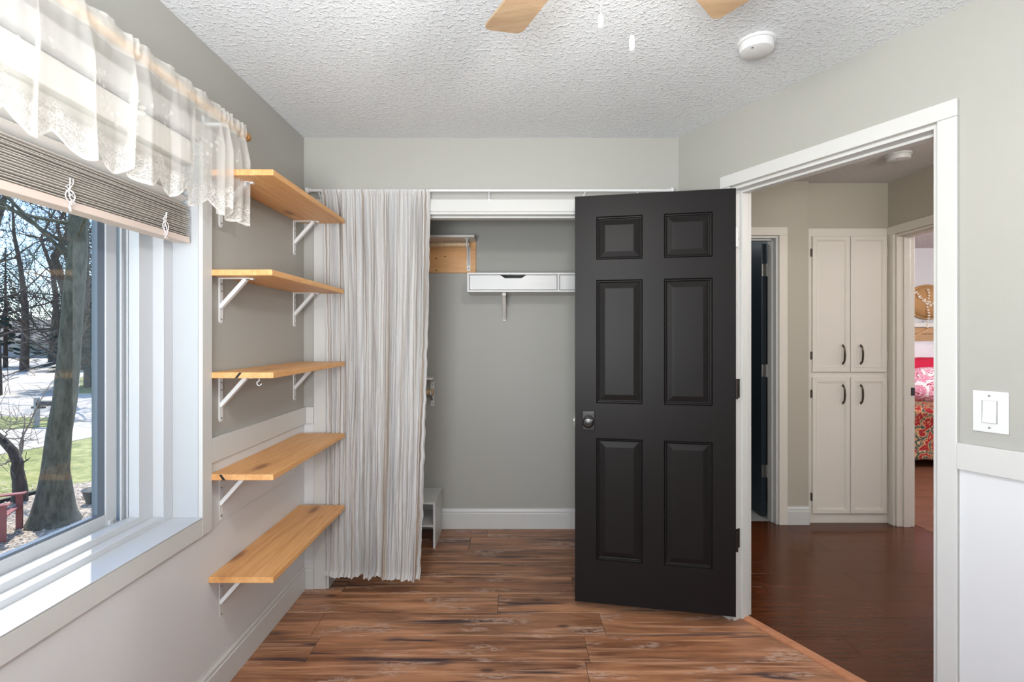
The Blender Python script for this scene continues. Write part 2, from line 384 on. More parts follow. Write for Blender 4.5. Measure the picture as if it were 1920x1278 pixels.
# ------------------------------------------------------------------ setting: floor, walls, ceiling
CH, HH = 2.387, 2.434                       # ceiling heights: room and closet; hall and bedroom
U = Vector((.463, -.886, 0)).normalized(); N = Vector((-U.y, U.x, 0))
MA = Matrix(((U.x, N.x, 0, .883), (U.y, N.y, 0, 2.66), (0, 0, 1, 0), (0, 0, 0, 1)))     # local (s along the angled wall, d into it, z)
def inA(x, y): 
    p = MA.inverted() @ Vector((x, y, 0)); return p.x, p.y
def holed(M_, a0, a1, b0, b1, z0, z1, holes, axis='x'):
    """a wall along a, b = thickness, with rectangular holes (a0,a1,z0,z1)"""
    mb = MB(M_); 
    def bx(p0, p1, q0, q1):
        if p1-p0 < 1e-4 or q1-q0 < 1e-4: return
        mb.box(p0, p1, b0, b1, q0, q1) if axis == 'x' else mb.box(b0, b1, p0, p1, q0, q1)
    cur = a0
    for h0, h1, hz0, hz1 in sorted(holes):
        bx(cur, h0, z0, z1); bx(h0, h1, z0, hz0); bx(h0, h1, hz1, z1); cur = h1
    bx(cur, a1, z0, z1); return mb
SW = 2.25
WX0, WX1, WZ0, WZ1 = -.45, 1.762, .694, 2.02          # window opening in the left wall (depth, height)
sub = MB(); sub.box(-1.45, 6.7, -1.6, 6.4, -.12, -.012)
floor = sub.build('floor', M['hole'], **ST)
holed(None, -1.6, 3.6, -1.40, -1.104, -.05, CH+.05, [(WX0, WX1, WZ0, WZ1)], 'y').build('wall_left', M['paint_grey'], **ST)
DX0, DX1, DZ = -.98, .80, 1.99                        # closet opening
holed(None, -1.12, .96, 2.66, 2.78, -.05, CH+.03, [(DX0, DX1, -.05, DZ)]).build('wall_back', M['paint_grey'], **ST)
OS0, OS1, OZ = .335, 1.132, 2.035                     # doorway in the angled wall
holed(MA, .0, SW, 0, .119, -.05, HH+.03, [(OS0, OS1, -.05, OZ)]).build('wall_right', M['paint_grey'], **ST)
pe = MA @ Vector((SW, 0, 0))
MB().box(pe.x, pe.x+.12, -1.5, pe.y+.02, -.05, HH+.03).build('wall_side', M['paint_grey'], **ST)
MB().box(-1.2, pe.x+.8, -1.62, -1.5, -.05, HH+.03).build('wall_front', M['paint_grey'], **ST)
MB().box(-1.12, 1.05, 3.486, 3.60, -.05, CH+.03).build('wall_closet_back', M['paint_grey'], **ST)
MB().box(1.0, 1.06, 2.72, 3.60, -.05, HH+.03).build('wall_closet_side', M['paint_hall'], **ST)
holed(None, 1.0, 2.106, 3.56, 3.68, -.05, HH+.03, [(1.19, 1.889, -.05, 2.045)]).build('wall_hall_left', M['paint_hall'], **ST)
holed(None, 2.106, 2.82, 3.60, 3.72, -.05, HH+.03, [(2.108, 2.698, -.05, 2.107)]).build('wall_hall_back', M['paint_hall'], **ST)
holed(None, -1.6, 3.72, 2.70, 2.82, -.05, HH+.03, [(2.72, 3.53, -.05, 2.05)], 'y').build('wall_hall_right', M['paint_hall'], **ST)
MB().box(2.82, 6.7, 6.27, 6.38, -.05, HH+.03).build('wall_bedroom_back', M['paint_bedroom'], **ST)
holed(None, 1.9, 6.38, 6.6, 6.7, -.05, HH+.03, [(3.4, 5.0, .8, 2.0)], 'y').build('wall_bedroom_right', M['paint_bedroom'], **ST)  # unseen opening added to let sky light into the bedroom
MB().box(2.82, 6.7, 1.9, 2.0, -.05, HH+.03).build('wall_bedroom_front', M['paint_bedroom'], **ST)
MB().box(2.76, 2.819, 3.72, 6.3, -.05, HH+.03).build('wall_bedroom_left', M['paint_bedroom'], **ST)
mb = MB(); mb.box(.9, 1.0, 3.6, 5.4, -.05, HH); mb.box(2.04, 2.104, 3.72, 5.4, -.05, HH); mb.box(.9, 2.104, 5.4, 5.5, -.05, HH); mb.build('wall_bathroom', M['paint_bath'], **ST)
mb = MB(); mb.prism([(-1.12, -1.55), (pe.x+.02, -1.55), (pe.x+.02, pe.y), (.90, 2.68), (-1.12, 2.68)], CH, CH+.04); mb.build('ceiling', M['ceiling_tex'], **ST)
MB().box(-1.12, 1.03, 2.70, 3.52, CH, CH+.04).build('ceiling_closet', M['ceiling_tex'], **ST)
MB().box(.9, 6.7, -1.6, 6.4, HH, HH+.06).build('ceiling_hall', M['ceiling_hall'], **ST)

# floor planks: laminate in the room and closet, cherry in the hall, brown boards in the bedroom
rnd = random.Random(4)
def clip_half(poly, a, b, c):           # keep a*x+b*y<=c
    out = []
    for i, p in enumerate(poly):
        q = poly[(i+1) % len(poly)]; fp = a*p[0]+b*p[1]-c; fq = a*q[0]+b*q[1]-c
        if fp <= 0: out.append(p)
        if fp*fq < 0: t = fp/(fp-fq); out.append((p[0]+(q[0]-p[0])*t, p[1]+(q[1]-p[1])*t))
    return out
nA = N.x, N.y; cA = N.x*.883 + N.y*2.66
def plank(poly, top, name, m, parent, g=.0008, c=.0012):
    cx = sum(p[0] for p in poly)/len(poly); cy = sum(p[1] for p in poly)/len(poly)
    mb = MB()
    def ins(k): 
        out = []
        for x, y in poly:
            dx, dy = cx-x, cy-y; out.append((x+(k if dx > 0 else -k), y+(k if dy > 0 else -k)))
        return out
    mb.loft([[(x, y, -.012) for x, y in ins(g)], [(x, y, top-c) for x, y in ins(g)], [(x, y, top) for x, y in ins(g+c)]])
    return mb.build(name, m, parent)
rows = [2.604+.182*k for k in range(-23, 6)]
fixed = {2.422: [-.07, 1.3], 2.604: [.33], 2.24: [-.9, .42, 1.7], 2.058: [-.85, .32], 1.876: [-1.0, .3]}
XE = 2.2
for y0 in rows:
    y1 = min(y0+.182, 3.486); y0c = max(y0, -1.5)
    if y1 <= y0c+.01: continue
    f = next((v for k, v in fixed.items() if abs(k-y0) < .02), None)
    cuts = f if f else [-1.1+rnd.uniform(.2, 1.2)]
    while cuts[0] > -1.104+1.22: cuts = [cuts[0]-1.22]+cuts
    while cuts[-1] < XE: cuts = cuts+[cuts[-1]+1.22]
    xs = [-1.104]+[c for c in cuts if c > -1.0]
    for a, b in zip(xs, xs[1:]):
        poly = [(a, y0c), (b, y0c), (b, y1), (a, y1)]
        lim = cA+.045
        poly = clip_half(poly, nA[0], nA[1], lim) if y0c < 2.70 else clip_half(poly, 1, 0, 1.0)
        if y0c < pe.y+.05: poly = clip_half(poly, 1, 0, pe.x)
        if len(poly) > 2: plank(poly, 0, 'floor_plank', M['laminate'], floor)
y = 2.085-.147*24
while y < 3.60:
    y1 = min(y+.147, 3.62); x = 1.0-rnd.uniform(0, .9)
    while x < 2.86:
        x1 = x+rnd.choice([.9, 1.2, 1.5]); poly = [(x, y), (x1, y), (x1, y1), (x, y1)]
        poly = clip_half(poly, -nA[0], -nA[1], -(cA+.075)); 
        poly = clip_half(poly, 1, 0, 2.85) if len(poly) > 2 else []
        poly = clip_half(poly, -1, 0, -1.0) if len(poly) > 2 else []
        if len(poly) > 2 and y1 > .3: plank(poly, 0, 'hall_plank', M['cherry'], floor, .0004, .0003)
        x = x1
    y += .147
y = 2.0; c30 = 0
while y < 6.27:
    y1 = min(y+.10, 6.27); x = 2.856+0*rnd.random()
    first = rnd.uniform(.3, 1.2)
    while x < 6.0:
        x1 = min(x+first, 6.0); first = 1.3
        if y > 2.6: plank([(x, y), (x1, y), (x1, y1), (x, y1)], 0, 'bedroom_plank', M['bed_floor'], floor)
        x = x1
    y += .10
MB().box(1.0, 2.04, 3.64, 5.4, -.012, .004).build('bathroom_floor', M['tile_grey'], floor)
t_ = MB(MA); t_.loft([[(OS0+.001, a, b) for a, b in ((.044, -.004), (.048, .005), (.062, .008), (.09, .006), (.094, -.004))], [(OS1, a, b) for a, b in ((.044, -.004), (.048, .005), (.062, .008), (.09, .006), (.094, -.004))]])
t_.build('threshold_strip', M['threshold_wood'], floor, label='orange oak threshold strip')

# baseboards, chair rails, wainscot ------------------------------------------------
def bb_prof(h=.13, d=.014): return [(0, 0), (d, 0), (d, h*.74), (d*.75, h*.78), (d*.8, h*.86), (d*.35, h*.95), (d*.3, h), (0, h)]
def run(prof, p0, p1, n):             # extrude a (depth, height) profile from p0 to p1; n = direction out of the wall
    return MB().loft([[(p[0]+n[0]*a, p[1]+n[1]*a, p[2]+b) for a, b in prof] for p in (p0, p1)])
run(bb_prof(), (-1.104, -1.5, 0), (-1.104, 2.66, 0), (1, 0)).build('baseboard_left', M['white_trim'], **ST)
run(bb_prof(), (-1.104, 2.66, 0), (-1.048, 2.66, 0), (0, -1)).build('baseboard_back', M['white_trim'], **ST)
run(bb_prof(.14), (-1.104, 3.486, 0), (1.0, 3.486, 0), (0, -1)).build('baseboard_closet', M['white_trim'], **ST)
run(bb_prof(.13), (1.949, 3.56, 0), (2.106, 3.56, 0), (0, -1)).build('baseboard_hall', M['white_trim'], **ST)
ps, pe2 = MA @ Vector((OS1+.058, 0, 0)), MA @ Vector((SW, 0, 0))
run(bb_prof(.13), tuple(ps), tuple(pe2), (-N.x, -N.y)).build('baseboard_right', M['white_trim'], **ST)
MB().box(-1.104, -1.101, -1.5, 2.66, .12, WZ0-.06).build('wainscot_left', M['paint_wainscot'], **ST)
MB().box(-1.104, -1.101, 1.82, 2.66, WZ0-.061, .90).build('wainscot_left', M['paint_wainscot'], **ST)
MB().box(-1.101, -1.048, 2.657, 2.66, .12, .90).build('wainscot_back', M['paint_wainscot'], **ST)
MB().box(-1.104, -1.089, 1.822, 2.66, .873, .962).build('trim_1', M['white_trim'], bevel=.002, **ST)
MB().box(-1.0885, -1.048, 2.645, 2.66, .873, .962).build('trim_2', M['white_trim'], bevel=.002, **ST)
MB(MA).box(OS1+.058, SW, -.004, 0, .12, .94).build('wainscot_right', M['paint_wainscot'], **ST)
MB(MA).box(OS1+.056, SW, -.019, 0, .912, .996).build('trim_3', M['white_trim'], bevel=.002, **ST)

# ------------------------------------------------------------------ window in the left wall
win = root('window_1', 'white vinyl sliding window in the left wall over the wainscot', None, (-1.2, .65, WZ0), kind='structure')
def frame_ring(y0, y1, z0, z1, wy0, wy1, wz0, wz1, x0, x1, mb=None):
    mb = mb or MB(); mb.box(x0, x1, y0, y0+wy0, z0, z1); mb.box(x0, x1, y1-wy1, y1, z0, z1); mb.box(x0, x1, y0+wy0, y1-wy1, z0, z0+wz0); mb.box(x0, x1, y0+wy0, y1-wy1, z1-wz1, z1); return mb
frame_ring(WX0-.002, WX1+.002, WZ0-.002, WZ1+.002, .003, .003, .003, .003, -1.192, -1.1035).build('reveal', M['reveal_white'], win)
frame_ring(WX0, WX1, WZ0, WZ1, .048, .048, .024, .03, -1.40, -1.192).build('outer_frame', M['vinyl'], win, bevel=.002)
m_ = frame_ring(WX0+.048, WX1-.048, WZ0+.024, WZ1-.03, .064, .064, .022, .03, -1.262, -1.228)
m_.build('inner_stop', M['vinyl'], win, bevel=.0015)
m_ = MB()
for i, (xa, wd) in enumerate(((-1.27, .056), (-1.288, .060), (-1.345, .056), (-1.375, .05))):
    frame_ring(WX0+.048, WX1-.048, WZ0+.024, WZ1-.03, wd, wd, .010, .02, xa-.006, xa, m_)
m_.box(-1.395, -1.262, WX1-.048-.03, WX1-.048, WZ0+.024, WZ1-.03)
m_.build('track', M['vinyl'], win)
def sash(y0, y1, x, z0=.7175, z1=1.985):
    s = frame_ring(y0, y1, z0, z1, .045, .045, .045, .045, x-.026, x).build('sash', M['vinyl'], win, bevel=.002)
    frame_ring(y0+.045, y1-.045, z0+.045, z1-.045, .016, .028, .008, .008, x-.022, x-.004).build('gasket', M['vinyl_dark'], s)
    MB().box(x-.015, x-.011, y0+.046, y1-.046, z0+.046, z1-.046).build('pane', M['glass'], s)
    return s
s1 = sash(.56, 1.652, -1.302); sash(-.38, .62, -1.345)
MB().box(-1.302, -1.294, 1.612, 1.628, .722, .742).build('latch_tab', M['vinyl'], s1, bevel=.002)
# casing round the window
cs = MB(); frame_ring(WX0-.058, WX1+.059, WZ0-.064, WZ1+.063, .058, .059, .064, .063, -1.104, -1.088, cs)
cs.build('casing', M['white_trim'], win, bevel=.003)
MB().box(-1.192, -1.086, WX0, WX1, WZ0+.0012, WZ0+.005).build('sill', M['vinyl'], win, bevel=.001)
# horizontal blind
bl = root('window_blind', 'beige slatted blind pulled up in a thick stack inside the window', 'blind', (-1.147, .65, 1.66))
BY0, BY1 = WX0+.01, 1.750
MB().box(-1.172, -1.124, BY0, BY1, 1.659, 1.680).build('bottom_rail', M['blind_rail'], bl, bevel=.002)
MB().box(-1.182, -1.118, BY0, BY1, 1.935, 2.015).build('head_rail', M['white_wood'], bl, bevel=.003)
def slat(z, tilt, k):
    c, s_ = math.cos(tilt)*.025, math.sin(tilt)*.025; t = .0012; X = -1.147+rnd.uniform(-.002, .002)
    dz = rnd.uniform(-.0008, .0008)
    mb = MB(); mid = .0018
    pts = [(X-c, z-s_), (X, z+mid), (X+c, z+s_)]; pts2 = [(a, b+t) for a, b in reversed(pts)]
    mb.loft([[(a, BY0+.003, b) for a, b in pts+pts2], [(a, BY1-.003, b+dz) for a, b in pts+pts2]])
    mb.build('slat', M['blind_slat'], bl)
z = 1.6835
for k in range(16): slat(z, rnd.uniform(-.05, .05), k); z += .0066
for k in range(4): slat(z+.012, R(38), k); z += .034
for yy in (1.27, 1.62, .55, -.1):
    cd = MB()
    for q in range(3): cd.tube([(-1.121+rnd.uniform(0, .004), yy+rnd.uniform(-.01, .01)+.006*math.sin(i*1.7+q), 1.735-.012*i) for i in range(8)], .0011, 5)
    for q in range(2):
        a0 = rnd.uniform(0, 3); cd.tube([(-1.119, yy+.014*math.cos(a0+i*.7), 1.69+.016*math.sin(a0+i*.7)) for i in range(9)], .0011, 5)
    cd.build('cord', M['white_cloth'], bl)

# wooden rod and lace valance
XR, ZR = -1.034, 2.110
rod = root('curtain_rod', 'pale wooden curtain rod above the window, threaded through the lace', 'curtain rod', (XR, .7, ZR))
MB().tube([(XR, -.60, ZR), (XR, 1.915, ZR)], .0125, 14).build('pole', M['rod_wood'], rod, smooth=True)
MB().lathe([(.001, 1.913), (.013, 1.914), (.0165, 1.918), (.0175, 1.930), (.0145, 1.934), (.0145, 1.938), (.0175, 1.942), (.0165, 1.956), (.012, 1.966), (.002, 1.969)], 18, (XR, 0, ZR), 'y').build('finial', M['rod_dark'], rod, smooth=True)
mb = MB()
for yy in (1.80, -.48):
    mb = MB(); mb.box(-1.0975, XR+.002, yy-.008, yy+.008, ZR-.022, ZR-.012); mb.box(-1.104, -1.097, yy-.015, yy+.015, ZR-.04, ZR+.01); mb.build('bracket', M['white_metal'], rod)
def lace_mesh():
    # cloth length u runs with gathers: more cloth where the folds are dense
    mb = MB(); nu, nv = 760, 46; Y0, Y1 = -.55, 1.915
    sched = []; y = Y0; u = 0
    rr = random.Random(8)
    def dens(y):
        d = .45
        for c, wdt, a in ((1.90, .035, 2.2), (1.80, .03, 2.2), (1.755, .018, 1.2), (1.36, .030, 2.0), (1.20, .012, 1.), (1.52, .010, 1.1), (1.62, .010, 1.2), (1.08, .012, 1.4), (.9, .03, 1.5), (.6, .02, 1.5), (.3, .02, 1.2), (0, .02, 1)):
            d += a*math.exp(-((y-c)/wdt)**2)
        return d
    ys = [Y0+(Y1-Y0)*i/(nu-1) for i in range(nu)]; ph = 0; us = 0; P = []; 
    for i, y in enumerate(ys):
        d = dens(y); ph += (Y1-Y0)/(nu-1)*d*62; us += (Y1-Y0)/(nu-1)*(1+.5*d); P.append((y, ph, us, d))
    uv = []; Lh = .375
    for j in range(nv):
        t = j/(nv-1)
        for (y, p, us, d) in P:
            sc = abs(math.sin(us*math.pi/.155))
            drop = .315+.04*sc                     # scalloped hem
            v = -.030 + t*(drop+.030)
            if v < .014:                           # the pocket round the rod and the ruffle above it
                z = ZR - v
                ruff = .006*math.sin(p*1.9)+.004*noise.noise(Vector((y*60, v*40, 2)))
                x = XR+.0195+ruff*.45 if abs(v) < .0155 else XR+.013+ruff*1.2
                if v < -.013: z += .006*noise.noise(Vector((y*26, 3, 1)))
            else:
                k = min(1, (v-.014)/.10)
                amp = .006+.011*k*min(1.6, d)
                x = XR+.014+amp*math.sin(p)+.010*k*noise.noise(Vector((y*7, v*3, 5)))+.004*noise.noise(Vector((y*40, v*6, 9)))
                z = ZR - v
            yy = y + (.010*math.sin(p*.5+1)+.012*noise.noise(Vector((us*5, v*4, 3))))*max(0, v)/.35 + .004*math.sin(p+1.6)*max(0, v)/.35
            if y > 1.75: yy += (y-1.75)*.12*max(0, v)/.35
            mb.v.append((x, yy, z)); uv.append((us, v))
    for j in range(nv-1):
        for i in range(nu-1):
            a = j*nu+i; mb.f.append((a, a+1, a+nu+1, a+nu))
    mb.uv = uv; return mb
o = lace_mesh().build('lace_valance', M['lace'], smooth='all')
tag(o, 'sheer white lace valance with scalloped hem gathered on the wooden rod', 'valance')

# ------------------------------------------------------------------ pine shelves on the left wall
SZ = [1.940, 1.577, 1.204, .834, .462]; SN = 1.817; SF = 2.597
names = ['topmost pine shelf, level with the top of the lace valance', 'second pine shelf from the top, its underside in view',
         'middle pine shelf with a cup hook under its near end', 'fourth pine shelf down, just below the white chair rail', 'lowest pine shelf with dark knots, nearest the floor']
bn = ['the topmost shelf', 'the second shelf from the top', 'the middle shelf with the cup hook', 'the fourth shelf down', 'the lowest shelf']
def wall_bracket(y, ztop, label, L=.142, A=.128):
    r = root('shelf_bracket', label, 'bracket', (-1.104, y, ztop-L), 'white metal brackets under the pine shelves')
    z0 = ztop-L-.03; X = -1.104; w2 = .0125
    leg = MB(); n = 8
    pts = [(y-w2, ztop), (y+w2, ztop)]+[(y+w2*math.cos(math.pi*k/n), z0+w2-w2*math.sin(math.pi*k/n)) for k in range(n+1)]
    leg.loft([[(X, a, b) for a, b in pts], [(X+.004, a, b) for a, b in pts]]); leg.build('upright', M['white_metal'], r, bevel=.0008)
    arm = MB(); arm.box(X+.004, X+A-.012, y-w2, y+w2, ztop-.004, ztop-.0005); arm.box(X+A-.013, X+A, y-w2*.6, y+w2*.6, ztop-.007, ztop-.001); arm.build('arm', M['white_metal'], r, bevel=.0008)
    br = MB(); a, b = Vector((X+.003, y, ztop-.112)), Vector((X+.100, y, ztop-.004)); d = (b-a).normalized(); nn = Vector((-d.z, 0, d.x))*.0085
    ring = lambda yy: [(p.x, yy, p.z) for p in (a-nn*.7, b-nn*.7, b+nn, a+nn)]
    br.loft([ring(y-.009), ring(y+.009)]); br.build('brace', M['white_metal'], r, bevel=.001)
    for zz in (ztop-.022, ztop-.05, z0+.016): MB().lathe([(.0001, .0038), (.003, .0042), (.0035, .006), (.0001, .0065)], 8, (X, y, zz), 'x').build('screw', M['steel'], r)
for i, z in enumerate(SZ):
    r = root('wall_shelf', names[i]+' on the grey left wall', 'shelf', (-1.104, 2.2, z-.022), 'five pine shelves on the left wall')
    b = MB(); d = .2385 if i != 1 else .234; dz = .006 if i == 4 else 0
    b.box(-1.1005, -1.104+d, SN, SF+.02*(i == 4)*0, z-.022, z); b.build('board', M['pine'], r, bevel=.0025)
    if i in (2, 3):     # dark inlaid wedge in the near end
        x0 = -1.005 if i == 2 else -1.062; q = MB(); q.loft([[(x0, SN-.0012, z-.021), (x0+.010, SN-.0012, z-.021), (x0+.026, SN-.0012, z-.001), (x0+.016, SN-.0012, z-.001)] if i == 2 else [(x0+.014, SN-.0012, z-.021), (x0+.024, SN-.0012, z-.021), (x0+.010, SN-.0012, z-.001), (x0, SN-.0012, z-.001)],
            [(x0, SN+.002, z-.021), (x0+.010, SN+.002, z-.021), (x0+.026, SN+.002, z-.001), (x0+.016, SN+.002, z-.001)] if i == 2 else [(x0+.014, SN+.002, z-.021), (x0+.024, SN+.002, z-.021), (x0+.010, SN+.002, z-.001), (x0, SN+.002, z-.001)]])
        q.build('notch', M['hole'], r, label='dark filled notch in the end grain')
    wall_bracket(1.897, z-.022, 'white metal bracket under the window end of '+bn[i])
    wall_bracket(2.540, z-.022, 'white metal bracket under the closet end of '+bn[i])
hk = MB(); hx, hy, hz = -.925, 1.835, SZ[2]-.0225
hk.tube([(hx, hy, hz), (hx, hy, hz-.010)]+[(hx-.0085*math.sin(a), hy, hz-.0185+.0085*math.cos(a)) for a in [k*math.pi*1.45/10 for k in range(11)]], .0016, 8)
o = hk.build('cup_hook', M['white_metal'], smooth=True); tag(o, 'small metal cup hook under the near end of the middle shelf', 'hook')

# ------------------------------------------------------------------ closet opening: casing, rod and curtain
tr = root('trim_4', 'white casing round the closet opening', None, (0, 2.65, 0), kind='structure')
MB().box(-1.047, -.982, 2.645, 2.66, 0, 2.058).build('casing_board', M['white_trim'], tr, bevel=.003)
MB().box(.80, .862, 2.645, 2.66, 0, 2.058).build('casing_board', M['white_trim'], tr, bevel=.003)
MB().box(-.9815, .7995, 2.645, 2.66, 1.992, 2.058).build('casing_board', M['white_trim'], tr, bevel=.003)
MB().box(-.9815, .7995, 2.649, 2.78, 1.978, 1.992).build('head_jamb', M['white_trim'], tr, bevel=.002)
MB().box(-.985, -.970, 2.655, 2.785, 0, 1.978).build('side_jamb', M['white_trim'], tr, bevel=.001)
MB().box(.785, .801, 2.655, 2.785, 0, 1.978).build('side_jamb', M['white_trim'], tr, bevel=.001)
MB().box(-.97, .785, 2.69, 2.74, 1.968, 1.978).build('track', M['white_trim'], tr)
YR = 2.612; ZC = H-(357-VY)*YR/F
rd = root('curtain_rod', 'thin white rod over the closet opening holding the striped curtain', 'curtain rod', (0, YR, ZC))
MB().tube([(-1.05, YR, ZC), (.815, YR, ZC)], .0075, 12).build('pole', M['plastic_white'], rd, smooth=True)
for sx, x in ((-1, -1.05), (1, .815)):
    MB().lathe([(.0005, x-sx*.004), (.010, x-sx*.003), (.011, x+sx*.003), (.008, x+sx*.006), (.013, x+sx*.010), (.017, x+sx*.016), (.017, x+sx*.022), (.010, x+sx*.027), (.0005, x+sx*.028)], 16, (0, YR, ZC), 'x').build('finial', M['plastic_white'], rd, smooth=True)
for x in (-1.005, W(917, 0, YR).x, W(1097, 0, YR).x, W(1195, 0, YR).x, .80):
    b = MB(); b.tube([(x, YR+.004, ZC-.008), (x, YR-.002, ZC-.013), (x, YR+.012, ZC-.028), (x, YR+.030, ZC-.034)], .0035, 8); b.box(x-.006, x+.006, YR+.029, YR+.034, ZC-.046, ZC-.012)
    b.build('hook_bracket', M['plastic_white'], rd, smooth=True)
def closet_curtain():
    mb = MB(); nu, nv = 620, 200; uv = []
    zt, zb = ZC+.004, .086
    for j in range(nv):
        t = j/(nv-1)
        xl = -.992+.028*t+.010*math.sin(t*4); xr = -.428-.05*t**1.3
        for i in range(nu):
            u = i/(nu-1)
            uu = u + .05*math.sin(math.pi*u)*t*0
            x = xl+(xr-xl)*uu
            k = min(1, t/.05)
            big = noise.noise(Vector((u*10+t*.6, t*1.2, 4)))*.044*k*(.4+.6*min(1, t*3))
            med = noise.noise(Vector((u*34+t*.5, t*2.0, 1)))*.027*(.35+.65*k)
            fin = noise.noise(Vector((u*85, t*4.0, 7)))*.0065
            cr = noise.noise(Vector((u*42+t*9, t*48, 2)))*.0045*min(1, max(.2, t*1.2))
            edge = 1
            y = 2.612+(big+med+fin)*1.0+cr
            if u < .10: y = 2.612+(y-2.612)*(.35+6.5*u)
            y = min(y, 2.643) if x < -.9 or t < .08 else y
            y = max(y, 2.602) if x < -.84 else y
            if t < .012: y = 2.6045+(y-2.612)*.12
            x += noise.noise(Vector((u*40, t*7, 11)))*.006*k+.007*noise.noise(Vector((t*34, 2, 3)))*max(0, u-.9)*10+.004*noise.noise(Vector((t*28, 5, 3)))*max(0, .1-u)*10
            z = zt+(zb-zt)*t + t**8*(.018*noise.noise(Vector((u*10, 0, 3)))+.004*noise.noise(Vector((u*40, 0, 8)))) - t**6*.02*u
            if t > .985: y += (t-.985)/.015*.02*(-1); z += (t-.985)/.015*.006
            mb.v.append((x, y, z)); uv.append((u*1.0, t*2))
    for j in range(nv-1):
        for i in range(nu-1):
            a = j*nu+i; mb.f.append((a, a+1, a+nu+1, a+nu))
    mb.uv = uv; return mb
cr_ = closet_curtain().build('closet_curtain', M['striped_cloth'], smooth='all')
tag(cr_, 'crinkled off-white curtain with beige stripes hanging bunched at the closet opening', 'curtain')

# ------------------------------------------------------------------ inside the closet
YB = 3.486
def P(x, y, D): return W(x, y, D)
# coat rack with white shelf, pine backboard, dowel
r = root('wall_rack', 'pine backboard with white shelf and dowel high on the closet wall, beside the curtain', 'rack', (-.5, YB, 1.773))
MB().box(-.92, -.249, YB-.018, YB, 1.773, 1.985).build('backboard', M['pine_x'], r, bevel=.002)
MB().box(-.95, -.247, YB-.19, YB-.001, 1.986, 2.001).build('shelf_board', M['white_wood'], r, bevel=.001)
def rod_bracket(x, zt, par, m='white_metal', yb=YB-.018, dep=.13, ln=.20):
    b = MB(); b.box(x-.012, x+.012, yb-.004, yb, zt-ln, zt-.001); b.box(x-.012, x+.012, yb-dep-.02, yb, zt-.005, zt-.001)
    b.tube([(x, yb-dep, zt-.004), (x, yb-dep-.014, zt-.03), (x, yb-dep-.012, zt-.055), (x, yb-dep+.006, zt-.064), (x, yb-dep+.02, zt-.055), (x, yb-dep+.06, zt-.08), (x, yb-.03, zt-.12), (x, yb-.003, zt-.16)], .006, 8)
    br = b.build('rod_bracket', M[m], par, smooth=True)
    for zz in (zt-.03, zt-ln+.018): MB().lathe([(.0001, -.0055), (.0032, -.005), (.0036, -.004), (.0001, -.0035)], 8, (x, yb, zz), 'y').build('screw', M['hole'], br)
for x in (-.300, -.84): rod_bracket(x, 1.985, r)
MB().tube([(-.90, YB-.145, 1.945), (-.285, YB-.145, 1.945)], .0155, 14).build('dowel', M['rod_wood'], r, smooth=True, label='pine hanging dowel')
for x, z in ((-.523, 1.872), (-.523, 1.79), (-.462, 1.885), (-.85, 1.79)):
    MB().lathe([(.0001, -.0195), (.0045, -.0192), (.0045, -.0175), (.0001, -.017)], 8, (x, YB, z), 'y').build('screw_hole', M['hole'], r)
# white wall shelf with two drawers
D0 = 3.196; k_ = D0/F; X0, X1, Z0, Z1 = -.286, .89, H-(547-VY)*k_, H-(511-VY)*k_
r = root('drawer_shelf', 'long white wall shelf with two shallow drawers inside the closet', 'drawer unit', ((X0+X1)/2, YB, Z0))
b = MB(); t = .012; b.box(X0, X1, D0, YB-.001, Z1-t, Z1); b.box(X0, X1, D0, YB-.001, Z0, Z0+t); b.box(X0, X0+t, D0, YB-.001, Z0+t, Z1-t); b.box(X1-t, X1, D0, YB-.001, Z0+t, Z1-t)
XM = W(1047, 0, D0).x; b.box(XM-.007, XM+.007, D0, YB-.001, Z0+t, Z1-t); b.box(X0+t, X1-t, YB-.01, YB-.001, Z0+t, Z1-t); b.build('case', M['plastic_white'], r, bevel=.001)
for a, c in ((X0+t+.003, XM-.010), (XM+.010, X1-t-.003)):
    mx = (a+c)/2-.0; z0, z1 = Z0+t+.003, Z1-t-.003
    pts = [(a, z0), (c, z0), (c, z1), (mx+.083, z1), (mx+.05, z1-.021), (mx-.05, z1-.021), (mx-.083, z1), (a, z1)]
    f = MB(); f.loft([[(x, D0+.002, z) for x, z in pts], [(x, D0+.016, z) for x, z in pts]])
    f.box(a+.005, c-.005, D0+.10, D0+.108, z0, z1-.006)
    f.box(a+.005, c-.005, D0+.016, YB-.03, z0, z0+.006); dr = f.build('drawer', M['plastic_white'], r, bevel=.0006)
    MB().box(a+.006, c-.006, D0+.017, D0+.099, z0+.0065, z0+.008).build('drawer_base', M['hole'], dr)
xb = W(945, 0, 3.25).x
r = root('shelf_bracket', 'white wooden bracket below the drawer shelf on the closet wall', 'bracket', (xb, YB, 1.44))
MB().box(xb-.012, xb+.012, YB-.018, YB-.001, 1.44, Z0-.001).build('upright', M['white_wood'], r, bevel=.001)
MB().box(xb-.012, xb+.012, 3.24, YB-.018, Z0-.020, Z0-.001).build('arm', M['white_wood'], r, bevel=.001)
bb = MB(); bb.loft([[(xx, 3.265, Z0-.02), (xx, 3.285, Z0-.02), (xx, YB-.018, 1.475), (xx, YB-.018, 1.450), (xx, YB-.03, 1.450)] for xx in (xb-.010, xb+.010)]); bb.build('brace', M['white_wood'], r)
